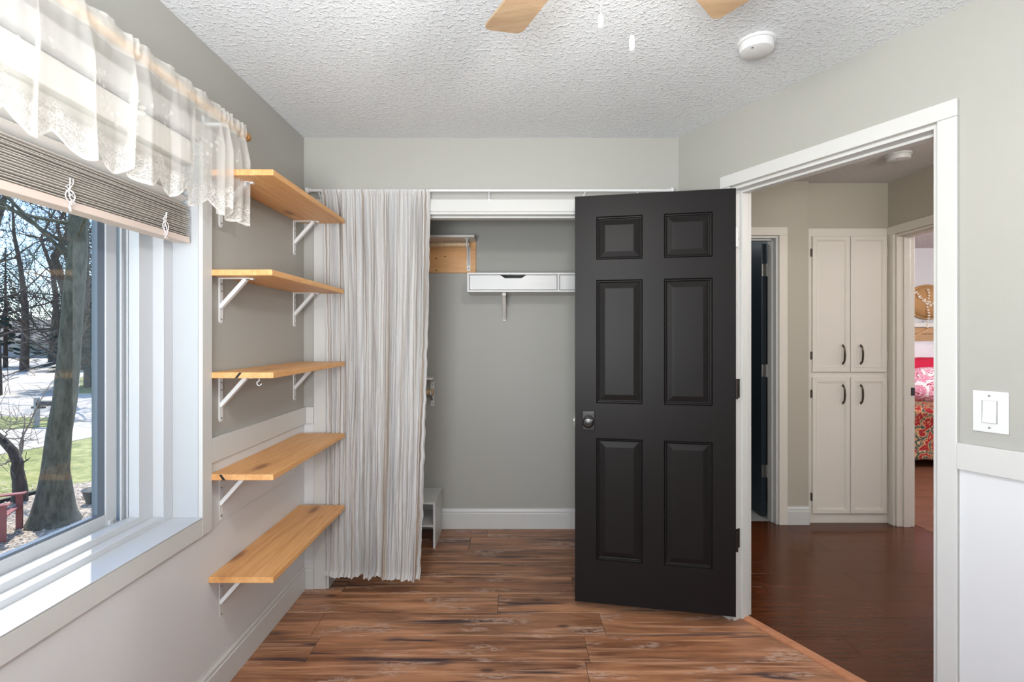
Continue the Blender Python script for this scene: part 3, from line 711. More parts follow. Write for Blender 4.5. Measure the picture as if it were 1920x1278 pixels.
# small rack by the curtain edge
x1 = W(817, 0, YB).x
r = root('wall_rack', 'small white rack with a wooden roller on the closet wall, half behind the curtain edge', 'rack', (x1-.12, YB, 1.0))
z = W(0, 705, YB).z
MB().box(x1-.30, x1, YB-.13, YB-.001, z-.014, z).build('shelf_board', M['white_wood'], r, bevel=.001)
q = MB(); xx = W(811, 0, YB).x; q.box(xx-.013, xx+.013, YB-.006, YB-.001, z-.205, z-.014); q.build('bracket_plate', M['white_metal'], r, bevel=.001)
MB().box(xx-.276, xx-.25, YB-.006, YB-.001, z-.205, z-.014).build('bracket_plate', M['white_metal'], r, bevel=.001)
for zz in (z-.03, z-.06, z-.19): MB().lathe([(.0001, -.0075), (.0035, -.007), (.0035, -.0055), (.0001, -.005)], 8, (xx, YB, zz), 'y').build('screw', M['hole'], r)
q = MB(); q.lathe([(.001, x1-.28), (.018, x1-.278), (.018, x1-.05), (.022, x1-.035), (.022, x1-.008), (.001, x1-.006)], 16, (0, YB-.055, z-.105), 'x'); q.build('roller', M['rod_wood'], r, smooth=30)
q = MB(); q.tube([(xx, YB-.006, z-.16), (xx, YB-.05, z-.155), (xx, YB-.085, z-.12), (xx, YB-.08, z-.09)], .006, 8); q.build('hook_arm', M['steel'], r, smooth=True)
# cubby on the closet floor
r = root('cubby_shelf', 'low white open cubby with a middle shelf on the closet floor', 'cubby', (-.7, 3.29, 0))
cx0, cx1, cy0, cy1, ch = -.95, -.483, 3.153, 3.462, .290
for nm, bx in (('top_panel', (cx0, cx1, cy0, cy1, ch-.013, ch)), ('side_panel', (cx1-.013, cx1, cy0, cy1, 0.0005, ch-.013)), ('side_panel', (cx0, cx0+.013, cy0, cy1, .0005, ch-.013)), ('shelf', (cx0+.013, cx1-.013, cy0+.01, cy1-.01, .130, .143)), ('back_panel', (cx0+.013, cx1-.013, cy1-.008, cy1, .03, ch-.013))):
    MB().box(*bx).build(nm, M['plastic_white'], r, bevel=.0008)

# ------------------------------------------------------------------ angled doorway: casing, jamb, black door
tr = root('trim_5', 'white casing round the angled doorway', None, tuple(MA @ Vector((.73, 0, 0))), kind='structure')
def casing_profile(s0, s1, inner):        # vertical board; inner edge is bevelled
    pass
def board(a0, a1, z0, z1, par, nm='casing_board', d0=-.017, d1=0, m='white_trim', bv=.003): return MB(MA).box(a0, a1, d0, d1, z0, z1).build(nm, M[m], par, bevel=bv)
board(OS0-.058, OS0-.003, 0, OZ+.004, tr); board(OS1+.003, OS1+.057, 0, OZ+.004, tr); board(OS0-.058, OS1+.057, OZ+.0045, OZ+.061, tr)
board(OS0-.058, OS0-.003, 0, OZ+.004, tr, d0=.119, d1=.135); board(OS1+.003, OS1+.057, 0, OZ+.004, tr, d0=.119, d1=.135); board(OS0-.058, OS1+.057, OZ+.0045, OZ+.061, tr, d0=.119, d1=.135)
board(OS0-.001, OS0+.012, 0, OZ-.012, tr, 'side_jamb', 0, .119, bv=.001); board(OS1-.012, OS1+.001, 0, OZ-.012, tr, 'side_jamb', 0, .119, bv=.001); board(OS0-.001, OS1+.001, OZ-.012, OZ+.001, tr, 'head_jamb', 0, .119, bv=.001)
board(OS0+.012, OS0+.023, 0, OZ-.023, tr, 'stop', .042, .085, bv=.002); board(OS1-.023, OS1-.012, 0, OZ-.023, tr, 'stop', .042, .085, bv=.002); board(OS0+.012, OS1-.012, OZ-.023, OZ-.012, tr, 'stop', .042, .085, bv=.002)
# the door leaf: from the hinge at Ph to the free edge at Pf
Pf, Ph = Vector((.3137, 2.499, 0))*.985, Vector((1.052, 2.355, 0))*.985; DW = (Ph-Pf).length; dx = (Ph-Pf).normalized(); dn = Vector((-dx.y, dx.x, 0))
MD = Matrix(((dx.x, dn.x, 0, Pf.x), (dx.y, dn.y, 0, Pf.y), (0, 0, 1, 0), (0, 0, 0, 1)))
def panel_door(MD, DW, DH, z0, T, m, panels, nm, par):
    """one leaf; panels are (a0,a1,z0,z1); front face at d=0, back at d=T; both faces moulded"""
    body = MB(MD)
    xs = sorted({0, DW, *[p[0] for p in panels], *[p[1] for p in panels]}); 
    cols = {}
    zs = sorted({z0, z0+DH, *[p[2] for p in panels], *[p[3] for p in panels]})
    def inside(x, z): return any(a < x < b and c < z < d for a, b, c, d in panels)
    for side, d in ((1, 0), (-1, T)):
        for i in range(len(xs)-1):
            for j in range(len(zs)-1):
                if inside((xs[i]+xs[i+1])/2, (zs[j]+zs[j+1])/2): continue
                body.add([(xs[i], d, zs[j]), (xs[i+1], d, zs[j]), (xs[i+1], d, zs[j+1]), (xs[i], d, zs[j+1])], [(0, 1, 2, 3)])
    for q in ([(0,0,z0),(0,T,z0),(0,T,z0+DH),(0,0,z0+DH)], [(DW,0,z0),(DW,T,z0),(DW,T,z0+DH),(DW,0,z0+DH)], [(0,0,z0),(DW,0,z0),(DW,T,z0),(0,T,z0)], [(0,0,z0+DH),(DW,0,z0+DH),(DW,T,z0+DH),(0,T,z0+DH)]): body.add(q, [(0,1,2,3)])
    leaf = body.build(nm, m, par)
    prof = [(0, 0), (.003, .007), (.0055, .0035), (.009, .004), (.013, .010), (.016, .011), (.040, .0035), (.043, .003)]
    for a, b, c, d in panels:
        pm = MB(MD)
        for sg, base in ((1, 0), (-1, T)):
            rings = [[(a+k, base+sg*e, c+k), (b-k, base+sg*e, c+k), (b-k, base+sg*e, d-k), (a+k, base+sg*e, d-k)] for k, e in prof]
            n0 = [p for r_ in rings for p in r_]; fs = []
            for i in range(len(rings)-1):
                for j in range(4): fs.append((i*4+j, i*4+(j+1) % 4, (i+1)*4+(j+1) % 4, (i+1)*4+j))
            fs.append(tuple((len(rings)-1)*4+j for j in range(4))); pm.add(n0, fs)
        pm.build('door_panel', m, leaf if False else par)
    return leaf
dr = root('door_1', 'black six-panel door standing open into the room', None, tuple(Ph), kind='structure')
pan = []
for a0 in (.105, .427):
    for c, d in ((.228, .832), (1.004, 1.612), (1.712, 1.925)): pan.append((a0*.985, (a0+.222)*.985, H-(H-c)*.985, H-(H-d)*.985))
panel_door(MD, DW, 1.984, .036, .035, M['door_black'], pan, 'leaf', dr)
kx, kz = .066, W(0, 786, 2.487).z
kn = root('door_knob_set', None, None) if False else None
rose = MB(MD).box(kx-.030, kx+.030, -.007, 0, kz-.046, kz+.046).build('rose_plate', M['black_metal'], dr, bevel=.003)
MB(MD).lathe([(.0005, -.006), (.013, -.008), (.012, -.022), (.010, -.028), (.022, -.036), (.027, -.046), (.0265, -.056), (.020, -.063), (.0005, -.065)], 24, (kx, 0, kz), 'y').build('knob', M['black_metal'], rose, smooth=30)
MB(MD).box(kx-.030, kx+.030, .035, .042, kz-.046, kz+.046).build('rose_plate', M['black_metal'], dr, bevel=.003)
MB(MD).lathe([(.0005, .041), (.013, .043), (.012, .057), (.010, .063), (.022, .071), (.027, .081), (.0265, .091), (.020, .098), (.0005, .10)], 24, (kx, 0, kz), 'y').build('knob', M['black_metal'], dr, smooth=30)
MB(MD).box(-.0015, .001, .006, .029, kz-.028, kz+.028).build('latch_plate', M['steel'], dr)
MB(MD).box(-.010, -.001, .011, .024, kz-.008, kz+.008).build('latch_bolt', M['steel'], dr, bevel=.002)
for i, yy in enumerate((445, 729, 1014)):
    zz = W(0, yy, 2.33).z; h = .045
    q = MB(); px, py = Ph.x+.005, Ph.y+.001
    q.lathe([(.0005, zz-h-.003), (.0058, zz-h), (.0058, zz+h), (.0005, zz+h+.003)], 12, (px, py, 0)); q.build('hinge', M['bronze'] if i else M['white_trim'], dr, smooth=True)
    q = MB(MA); q.box(OS0+.0115, OS0+.0135, .001, .036, zz-h, zz+h); lf = q.build('hinge_leaf', M['white_trim'] if i == 0 else M['bronze'], tr, bevel=.0008)
    if i == 0:
        for dz in (-.032, 0, .032): MB(MA).box(OS0+.0132, OS0+.0142, .014+.006*(dz == 0), .020+.006*(dz == 0), zz+dz-.004, zz+dz+.004).build('screw', M['hole'], lf)

# light switch on the right wall
sc_, sw_ = 1.266, .0425; zc = 1.103
r = root('light_switch', 'white rocker light switch on the grey wall above the right chair rail', 'light switch', tuple(MA @ Vector((sc_, 0, zc))))
MB(MA).box(sc_-sw_, sc_+sw_, -.0055, -.0003, zc-.0635, zc+.0635).build('cover_plate', M['plastic_white'], r, bevel=.002)
frame_m = MB(MA); a, b, c, d = sc_-.0195, sc_+.0165, zc-.034, zc+.034
MB(MA).box(a-.0008, b+.0008, -.0058, -.0050, c-.0008, d+.0008).build('switch_gap', M['gap_grey'], r)
rk = MB(MA); rk.loft([[(x, -.0055, c), (x, -.0105, c+.001), (x, -.007, zc), (x, -.0062, d), (x, -.0055, d)] for x in (a+.002, b-.002)]); rk.build('rocker', M['frost'], r)
for zz in (zc-.049, zc+.049): MB(MA).lathe([(.0001, -.0068), (.003, -.0064), (.0032, -.0052), (.0001, -.005)], 10, (sc_-.002, 0, zz), 'y').build('screw', M['steel'], r)

# smoke detector on the room ceiling
def disc_alarm(x, y, zc, r_, label):
    r = root('smoke_detector', label, 'smoke detector', (x, y, zc-.04))
    MB().lathe([(.001, zc-.0005), (r_, zc-.0005), (r_, zc-.008), (r_*.97, zc-.010), (.001, zc-.0105)], 40, (x, y, 0)).build('base_plate', M['plastic_white'], r, smooth=30)
    MB().lathe([(.001, zc-.010), (r_*.90, zc-.0105), (r_*.90, zc-.030), (r_*.86, zc-.036), (r_*.80, zc-.038), (.001, zc-.0385)], 40, (x, y, 0)).build('cover', M['plastic_white'], r, smooth=30)
    MB().lathe([(.0001, zc-.0384), (.004, zc-.0386), (.004, zc-.0395), (.0001, zc-.040)], 10, (x-.028, y-.028, 0)).build('sensor_dot', M['steel'], r)
disc_alarm(.873, 1.79, CH, .064, 'round white smoke detector on the textured room ceiling')
disc_alarm(2.335, 3.03, HH, .068, 'round white smoke detector on the hall ceiling beyond the doorway')

# ------------------------------------------------------------------ ceiling fan
FX, FY, FZ = .209, .934, 2.192
fan = root('ceiling_fan', 'ceiling fan with light wood blades and two pull chains', 'ceiling fan', (FX, FY, FZ))
MB().lathe([(.001, CH-.0005), (.065, CH-.0005), (.065, CH-.03), (.04, CH-.05), (.02, CH-.06), (.014, CH-.075), (.001, CH-.08)], 28, (FX, FY, 0)).build('canopy', M['plastic_white'], fan, smooth=30)
MB().lathe([(.001, CH-.07), (.05, CH-.075), (.095, CH-.09), (.10, FZ+.04), (.095, FZ+.01), (.06, FZ-.012), (.001, FZ-.015)], 32, (FX, FY, 0)).build('motor_housing', M['plastic_white'], fan, smooth=30)
MB().lathe([(.001, FZ-.010), (.05, FZ-.012), (.055, FZ-.05), (.045, FZ-.062), (.001, FZ-.065)], 28, (FX, FY, 0)).build('switch_housing', M['plastic_white'], fan, smooth=30)
MB().lathe([(.035, FZ-.060), (.068, FZ-.070), (.082, FZ-.095), (.080, FZ-.125), (.058, FZ-.150), (.02, FZ-.162), (.001, FZ-.163)], 28, (FX, FY, 0)).build('glass_globe', M['lamp_globe'], fan, smooth=True)
for k in range(5):
    a = R(116.5+72*k); Mb = Matrix.Translation((FX, FY, FZ)) @ Matrix.Rotation(a, 4, 'Z') @ Matrix.Rotation(R(-9), 4, 'X')
    L, wr, wt = .53, .048, .060; pts = []
    n = 6; cr2 = .022
    out = [(.15, -wr), (L-cr2, -wt)]
    for i in range(1, n+1): t = i/n*math.pi/2; out.append((L-cr2+cr2*math.sin(t), -wt+cr2-cr2*math.cos(t)))
    for i in range(0, n+1): t = i/n*math.pi/2; out.append((L-.010*0-cr2+cr2*math.cos(t), wt-cr2+cr2*math.sin(t)))
    out += [(.15, wr)]
    bl_ = MB(Mb); bl_.loft([[(x, y, -.003) for x, y in out], [(x, y, .003) for x, y in out]])
    bo = bl_.build('blade', M['blade_wood'], fan, bevel=.001)
    ir = MB(Mb); ir.loft([[(.08, -.012, -.010), (.13, -.014, -.009), (.20, -.030, -.0035), (.235, 0, -.0035), (.20, .030, -.0035), (.13, .014, -.009), (.08, .012, -.010)], [(.08, -.012, -.004), (.13, -.014, -.004), (.20, -.030, -.0031), (.235, 0, -.0031), (.20, .030, -.0031), (.13, .014, -.004), (.08, .012, -.004)]]); ir.build('blade_arm', M['plastic_white'], fan)
for (px, y0, y1, D) in ((1127, 28, 52, .96), (1186, 67, 95, .95)):
    a = W(px-1, y0, D); b = W(px+1, y1, D)
    ch = MB(); zz = a.z
    while zz < FZ-.045: ch.ball((a.x, a.y, zz), .0014, 6, 4); zz += .0036
    co = ch.build('pull_chain', M['steel'], fan, kind='stuff')
    MB().lathe([(.0005, a.z+.001), (.0032, a.z), (.0050, a.z-.006), (.0050, b.z+.004), (.0042, b.z), (.0005, b.z-.0005)], 8, (a.x, a.y, 0)).build('pull_knob', M['frost'], fan, smooth=30)
def point(name, loc, e, col=(1, .93, .84), r_=.05, parent=None):
    l = bpy.data.lights.new(name, 'POINT'); l.energy = e; l.color = col; l.shadow_soft_size = r_
    o = bpy.data.objects.new(name, l); COL.objects.link(o); o.location = loc
    if parent: o.parent = parent; o.location = Vector(loc)-Vector(parent.location)
    return o
point('fan_bulb', (FX, FY, FZ-.115), LAMP_FAN, (1, .97, .93), .05, fan)

# ------------------------------------------------------------------ hall: bathroom door, linen cabinet, casings
tr = root('trim_6', 'white casing round the bathroom doorway', None, (1.89, 3.55, 0), kind='structure')
def bx(par, nm, *a, m='cabinet_white', bv=.0015, **kw): return MB().box(*a).build(nm, M[m], par, bevel=bv, **kw)
bx(tr, 'casing_board', 1.891, 1.949, 3.544, 3.56, 0, 2.048); bx(tr, 'casing_board', 1.13, 1.188, 3.544, 3.56, 0, 2.048); bx(tr, 'casing_board', 1.13, 1.949, 3.544, 3.56, 2.0485, 2.106)
bx(tr, 'side_jamb', 1.875, 1.890, 3.56, 3.68, 0, 2.032, m='white_trim'); bx(tr, 'side_jamb', 1.189, 1.204, 3.56, 3.68, 0, 2.032, m='white_trim'); bx(tr, 'head_jamb', 1.189, 1.890, 3.56, 3.68, 2.032, 2.046, m='white_trim')
bx(tr, 'stop', 1.864, 1.875, 3.60, 3.642, 0, 2.021, m='white_trim'); bx(tr, 'stop', 1.204, 1.864, 3.60, 3.642, 2.021, 2.032, m='white_trim')
d2 = root('door_2', 'dark navy bathroom door standing open', None, (1.86, 3.69, 0), kind='structure')
MD2 = Matrix.Translation((1.836, 3.690, 0)) @ Matrix.Rotation(R(90), 4, 'Z')
panel_door(MD2, .66, 2.0, .015, -.035, M['door_navy'], [], 'leaf', d2)
for yy in (506, 694.5, 882.5):
    zz = W(0, yy, 3.69).z
    bx(d2, 'hinge', 1.838, 1.868, 3.6865, 3.6895, zz-.045, zz+.045, m='steel', bv=.001)
    MB().lathe([(.0005, zz-.048), (.006, zz-.046), (.006, zz+.046), (.0005, zz+.048)], 10, (1.873, 3.684, 0)).build('hinge_pin', M['steel'], d2, smooth=True)
# linen cabinet
DC = 3.588; kc = DC/F
cab = root('linen_cabinet', 'built-in cream linen cabinet with four panelled doors at the end of the hall', 'cabinet', (2.4, 3.6, 0))
cz = lambda y: H-(y-VY)*kc
cxx = lambda x: (x-VX)*kc
XL, XRR, ZB, ZT = cxx(1511), cxx(1664.5), .0, cz(428)
ff = MB(); T0, T1 = DC, DC+.02
doors = [(1521, 1591, 443, 697), (1592, 1660, 443, 697), (1521, 1591, 707, 961), (1592, 1660, 707, 961)]
holesx = (cxx(1524), cxx(1657))
ff.box(XL, holesx[0], T0, T1, ZB, ZT); ff.box(holesx[1], XRR, T0, T1, ZB, ZT)
for a, b in ((428, 446), (694, 710), (958, 981)): ff.box(holesx[0], holesx[1], T0, T1, max(0, cz(b)), cz(a))
ff.build('face_frame', M['cabinet_white'], cab, bevel=.001)
MB().box(XL+.005, XRR-.005, DC+.021, DC+.30, .02, ZT-.005).build('carcass', M['cabinet_white'], cab)
for i, (xa, xb_, ya, yb_) in enumerate(doors):
    a, b, c, d = cxx(xa)+.001, cxx(xb_)-.001, cz(yb_)+.001, cz(ya)-.001
    dm = MB(); prof = [(0, -.001), (0, -.018), (.003, -.020), (.026, -.020), (.030, -.016), (.034, -.018), (.037, -.012), (.040, -.011)]
    rings = [[(a+k, DC+e, c+k), (b-k, DC+e, c+k), (b-k, DC+e, d-k), (a+k, DC+e, d-k)] for k, e in prof]; n0 = [p for r_ in rings for p in r_]; fs = [(3, 2, 1, 0)]
    for q in range(len(rings)-1):
        for j in range(4): fs.append((q*4+j, q*4+(j+1) % 4, (q+1)*4+(j+1) % 4, (q+1)*4+j))
    fs.append(tuple((len(rings)-1)*4+j for j in range(4))); dm.add(n0, fs); do = dm.build('door', M['cabinet_white'], cab)
    px = (1576.5, 1610)[i % 2]; py = 664 if i < 2 else 738; hx_, hz_ = cxx(px), cz(py); sg = 1 if i % 2 == 0 else -1
    hh = MB(); hh.tube([(hx_, DC-.020-.002-.022*math.sin(math.pi*t)**.8*1.0, hz_+.065*math.cos(math.pi*t)) for t in [k/14 for k in range(15)]], [.0035+.0035*math.sin(math.pi*k/14) for k in range(15)], 8)
    for s2 in (1, -1): hh.ball((hx_, DC-.0225, hz_+s2*.062), .0075, 8, 5, (.8, .5, 1.6))
    hh.build('handle', M['pewter'], do, smooth=True)
    for s2 in (.12, .88):
        hzz = c+(d-c)*s2; hxx = a-.004 if i % 2 == 0 else b+.004
        q = MB(); q.box(hxx-.004, hxx+.004, DC-.014, DC-.0005, hzz-.028, hzz+.028); q.build('hinge', M['pewter'] if i % 2 == 0 else M['cabinet_white'], do, bevel=.001)
# bedroom doorway casing on the hall's right wall
tr = root('trim_7', 'white casing round the bedroom doorway', None, (2.7, 3.1, 0), kind='structure')
bx(tr, 'casing_board', 2.684, 2.70, 3.532, 3.585, 0, 2.053); bx(tr, 'casing_board', 2.684, 2.70, 2.66, 2.718, 0, 2.053); bx(tr, 'casing_board', 2.684, 2.70, 2.66, 3.585, 2.0535, 2.110)
bx(tr, 'side_jamb', 2.70, 2.825, 3.516, 3.531, 0, 2.037); bx(tr, 'side_jamb', 2.70, 2.825, 2.719, 2.734, 0, 2.037); bx(tr, 'head_jamb', 2.70, 2.825, 2.719, 3.531, 2.037, 2.051)
bx(tr, 'stop', 2.742, 2.785, 3.505, 3.516, 0, 2.026); bx(tr, 'stop', 2.742, 2.785, 2.734, 3.505, 2.026, 2.037)
zz = W(0, 734, 3.515).z; bx(tr, 'strike_plate', 2.797, 2.824, 3.5135, 3.516, zz-.028, zz+.028, m='black_metal', bv=.001); 
# unseen lamp added to light the hall, hung low to brighten its ceiling
lr = root('fill_lamp', 'unseen round lamp added to light the hall', 'fill lamp', (2.3, 1.7, HH-.08))
MB().lathe([(.001, HH-.0005), (.15, HH-.0005), (.15, HH-.02), (.001, HH-.022)], 32, (2.3, 1.7, 0)).build('base_plate', M['plastic_white'], lr, smooth=30)
MB().tube([(2.3, 1.7, HH-.02), (2.3, 1.7, HH-.24)], .008, 8).build('stem', M['steel'], lr)
MB().lathe([(.001, HH-.235), (.07, HH-.25), (.12, HH-.31), (.12, HH-.35), (.07, HH-.41), (.001, HH-.425)], 28, (2.3, 1.7, 0)).build('glass_globe', M['lamp_globe'], lr, smooth=True)
point('hall_fill', (2.3, 1.7, HH-.33), FILL_HALL, (1, .95, .89), .06, lr)
lr = root('fill_lamp', 'unseen round lamp added to brighten the bedroom', 'fill lamp', (4.2, 3.6, HH-.08))  # unseen lamp added to stand in for the bedroom's bright daylight
MB().lathe([(.001, HH-.0005), (.15, HH-.0005), (.15, HH-.02), (.001, HH-.022)], 32, (4.2, 3.6, 0)).build('base_plate', M['plastic_white'], lr, smooth=30)
MB().tube([(4.2, 3.6, HH-.02), (4.2, 3.6, HH-.24)], .008, 8).build('stem', M['steel'], lr)
MB().lathe([(.001, HH-.235), (.07, HH-.25), (.12, HH-.31), (.12, HH-.35), (.07, HH-.41), (.001, HH-.425)], 28, (4.2, 3.6, 0)).build('glass_globe', M['lamp_globe'], lr, smooth=True)
point('bedroom_fill', (4.2, 3.6, HH-.33), FILL_BED, (1, .96, .95), .1, lr)
lr = root('fill_lamp', 'unseen lamp added to light the bathroom', 'fill lamp', (1.5, 4.6, HH-.08))  # unseen lamp added for a small bluish light inside the bathroom
MB().lathe([(.001, HH-.0005), (.10, HH-.0005), (.10, HH-.02), (.001, HH-.022)], 24, (1.5, 4.6, 0)).build('base_plate', M['plastic_white'], lr, smooth=30)
point('bath_fill', (1.5, 4.6, HH-.07), FILL_BATH, (.85, .93, 1), .08, lr)

# ------------------------------------------------------------------ bedroom: bed, headboard, bedding, wall basket
bed = root('bed', 'bed with plank back rail seen through the bedroom doorway', 'bed', (4.9, 5.7, 0))
bx(bed, 'bed_base', 3.75, 5.9, 5.22, 6.1, .10, .30, m='headboard_wood')
for x in (3.8, 5.82):
    for yy in (5.26, 6.02): bx(bed, 'leg', x-.03, x+.03, yy-.03, yy+.03, 0, .10, m='black_metal')
bx(bed, 'mattress', 3.74, 5.9, 5.2, 6.12, .30, .56, m='white_cloth', bv=.04)
for i, (a, b) in enumerate(((1.255, 1.36), (1.365, 1.44))): bx(bed, 'headboard_plank', 3.74, 5.95, 6.14, 6.165, a, b, m='headboard_wood', bv=.003)
bx(bed, 'headboard_plank', 3.74, 5.95, 6.14, 6.165, .30, 1.25, m='headboard_wood', bv=.003)
bx(bed, 'top_rail', 3.70, 6.0, 6.12, 6.18, 1.445, 1.50, m='white_wood', bv=.004)
q = MB(); q.loft([[(4.75, yy, 1.26), (4.80, yy, 1.26), (5.15, yy, 1.44), (5.10, yy, 1.44)] for yy in (6.125, 6.139)]); q.build('diagonal_brace', M['headboard_wood'], bed)
for x in (3.72, 5.95): bx(bed, 'post', x, x+.07, 6.12, 6.19, 0, 1.5, m='white_wood', bv=.004)
def mound(x0, x1, y0, y1, z0, prof, nx=60, ny=30, amp=.02, seed=1):
    mb = MB()
    for j in range(ny+1):
        for i in range(nx+1):
            u, v = i/nx, j/ny; yy, zz = prof(v); yy = y0+(y1-y0)*yy
            mb.v.append((x0+(x1-x0)*u, yy+amp*.8*noise.noise(Vector((u*12, v*5, seed))), z0+zz+amp*noise.noise(Vector((u*14, v*7, seed+3)))))
    for j in range(ny):
        for i in range(nx): a = j*(nx+1)+i; mb.f.append((a, a+1, a+nx+2, a+nx+1))
    return mb
def drape(v):       # from the hem near the floor, up over the edge and back
    return (0+.02*math.sin(v*9), .52*v/.5) if v < .5 else ((v-.5)/.5, .52+.04*math.sin((v-.5)*6))
o = mound(3.7, 5.92, 5.08, 6.05, .09, drape, 80, 40, .03, 1).build('bedspread', M['paisley'], smooth='all'); sm = o.modifiers.new('t', 'SOLIDIFY'); sm.thickness = .02
tag(o, 'red paisley bedspread hanging over the near side of the bed', 'bedspread')
def pillow(x, y, z, sx, sy, sz, m, label, name='pillow', tilt=0, seed=1, group=None):
    mb = MB(Matrix.Translation((x, y, z)) @ Matrix.Rotation(tilt, 4, 'X')); rings = []; n = 28
    for i in range(13):
        a = -math.pi/2+math.pi*i/12; c = max(.02, math.cos(a))**.55; ring = []
        for k in range(n):
            t = 2*math.pi*k/n; ct, s_ = math.cos(t), math.sin(t); q = (abs(ct)**3.2+abs(s_)**3.2)**(-1/3.2)
            p = Vector((ct*q*c*sx, math.sin(a)*sy, s_*q*c*sz)); p += Vector((1, 1, 1))*.012*noise.noise(p*9+Vector((seed, 0, 0)))
            ring.append(tuple(p))
        rings.append(ring)
    mb.loft(rings); o = mb.build(name, M[m], smooth='all'); tag(o, label, 'pillow' if name == 'pillow' else name.split('_')[-1], group); return o
pillow(5.0, 6.03, .98, .40, .09, .30, 'white_cloth', 'white pillow leaning on the plank headboard', tilt=R(-8))
pillow(4.15, 6.03, .95, .36, .09, .28, 'white_cloth', 'white pillow at the left end of the bed headboard', tilt=R(-8), seed=5)
pillow(4.75, 5.72, .86, .42, .15, .235, 'red_cloth', 'bright red folded blanket in front of the white pillow', name='folded_blanket', tilt=R(-12), seed=8)
pillow(4.62, 5.42, .80, .44, .20, .20, 'pink_quilt', 'pink and white patterned quilt bunched on the bed', name='bunched_quilt', tilt=R(-16), seed=3)
bk = root('wall_basket', 'brown woven wall basket hung with a pale bead garland above the bed', 'basket', (5.18, 6.2, 1.5))
q = MB(); bxc, bz = 5.18, 1.76
rings = []
for i in range(9):
    a = math.pi/2*i/8; rings.append([(bxc+.26*math.cos(a)*math.cos(t)*1.0, 6.265-.02-.10*math.cos(a)*max(0, math.sin(t)) if False else 6.25-.12*math.sin(a)*1.0-.0, bz+.20*math.cos(a)*math.sin(t)) for t in [2*math.pi*k/28 for k in range(28)]])
q.loft(rings); q.build('bowl', M['wicker'], bk, smooth=True)
q = MB(); q.tube([(bxc+.265*math.cos(t), 6.245, bz+.205*math.sin(t)) for t in [2*math.pi*k/36 for k in range(37)]], .014, 8); q.build('rim', M['wicker'], bk, smooth=True)
q = MB()
for k in range(60):
    t = k/59; q.ball((bxc-.27+.54*t+.01*math.sin(k), 6.115+.09*abs(t-.5), bz+.16-.16*math.sin(math.pi*t)*1.3+.02*math.sin(k*1.3)), .013, 7, 5)
for k in range(14): q.ball((bxc-.10+.012*math.sin(k*.9), 6.12, bz+.14-.035*k), .013, 7, 5)
for k in range(10): q.ball((bxc+.12+.012*math.sin(k), 6.12, bz+.04-.035*k), .012, 7, 5)
q.build('bead_garland', M['bead'], bk, smooth=True, kind='stuff')

# ------------------------------------------------------------------ outside the window
GZ = -.5
def G(x, y): D = (H-GZ)*F/(y-VY); return ((x-VX)*D/F, D)
MB().box(-120, -1.45, -30, 110, GZ-.1, GZ).build('lawn', M['lawn'], **ST)
def patch(name, pts, top, m): 
    mb = MB(); mb.prism(pts, GZ-.02, GZ+top); return mb.build(name, M[m], **ST)
patch('road', [G(-900, 850), G(0, 852), G(90, 836), G(182, 818), G(420, 790), G(520, 690), G(420, 666), G(60, 668), G(-200, 672), G(-900, 700)], .01, 'concrete')
patch('grass_verge', [G(-700, 806), G(-40, 808), G(60, 803), G(100, 799), G(100, 786), G(0, 782), G(-700, 775)], .03, 'lawn')
patch('grass_verge', [G(148, 738), G(190, 738), G(420, 730), G(420, 702), G(200, 700), G(150, 708)], .03, 'lawn')
patch('mulch_bed', [(-1.5, 6.4), G(300, 880), G(182, 905), G(140, 910), G(60, 932), G(0, 947), G(-400, 990), (-8, 1), (-1.5, 1)], .025, 'mulch')
q = MB(); pth = [G(-400, 990), G(0, 947), G(50, 933), G(75, 927)]; q.tube([(a, b, GZ+.04) for a, b in pth], .03, 8); o = q.build('bed_edging', M['edging'], smooth=True); tag(o, 'black plastic edging between lawn and mulch bed outside', 'edging')
q = MB(); rr = random.Random(2)
for k in range(2600):
    d = rr.uniform(3.2, 6.2); x = -rr.uniform(.62, 1.05)*d; a = rr.uniform(0, 6.3); s_ = rr.uniform(.008, .022); tl = rr.uniform(-.5, .5)
    if x > -1.8: continue
    c, s2 = math.cos(a)*s_, math.sin(a)*s_; z = GZ+.032
    q.add([(x-c, d-s2, z), (x+s2*.5, d-c*.5, z+tl*s_), (x+c, d+s2, z+.004), (x-s2*.5, d+c*.5, z+.01)], [(0, 1, 2, 3)])
simple('litter', (206, 190, 172), .9)
o = q.build('leaf_litter', M['litter']); tag(o, 'dry pale leaves and wood chips scattered on the mulch bed', 'leaves', kind='stuff')
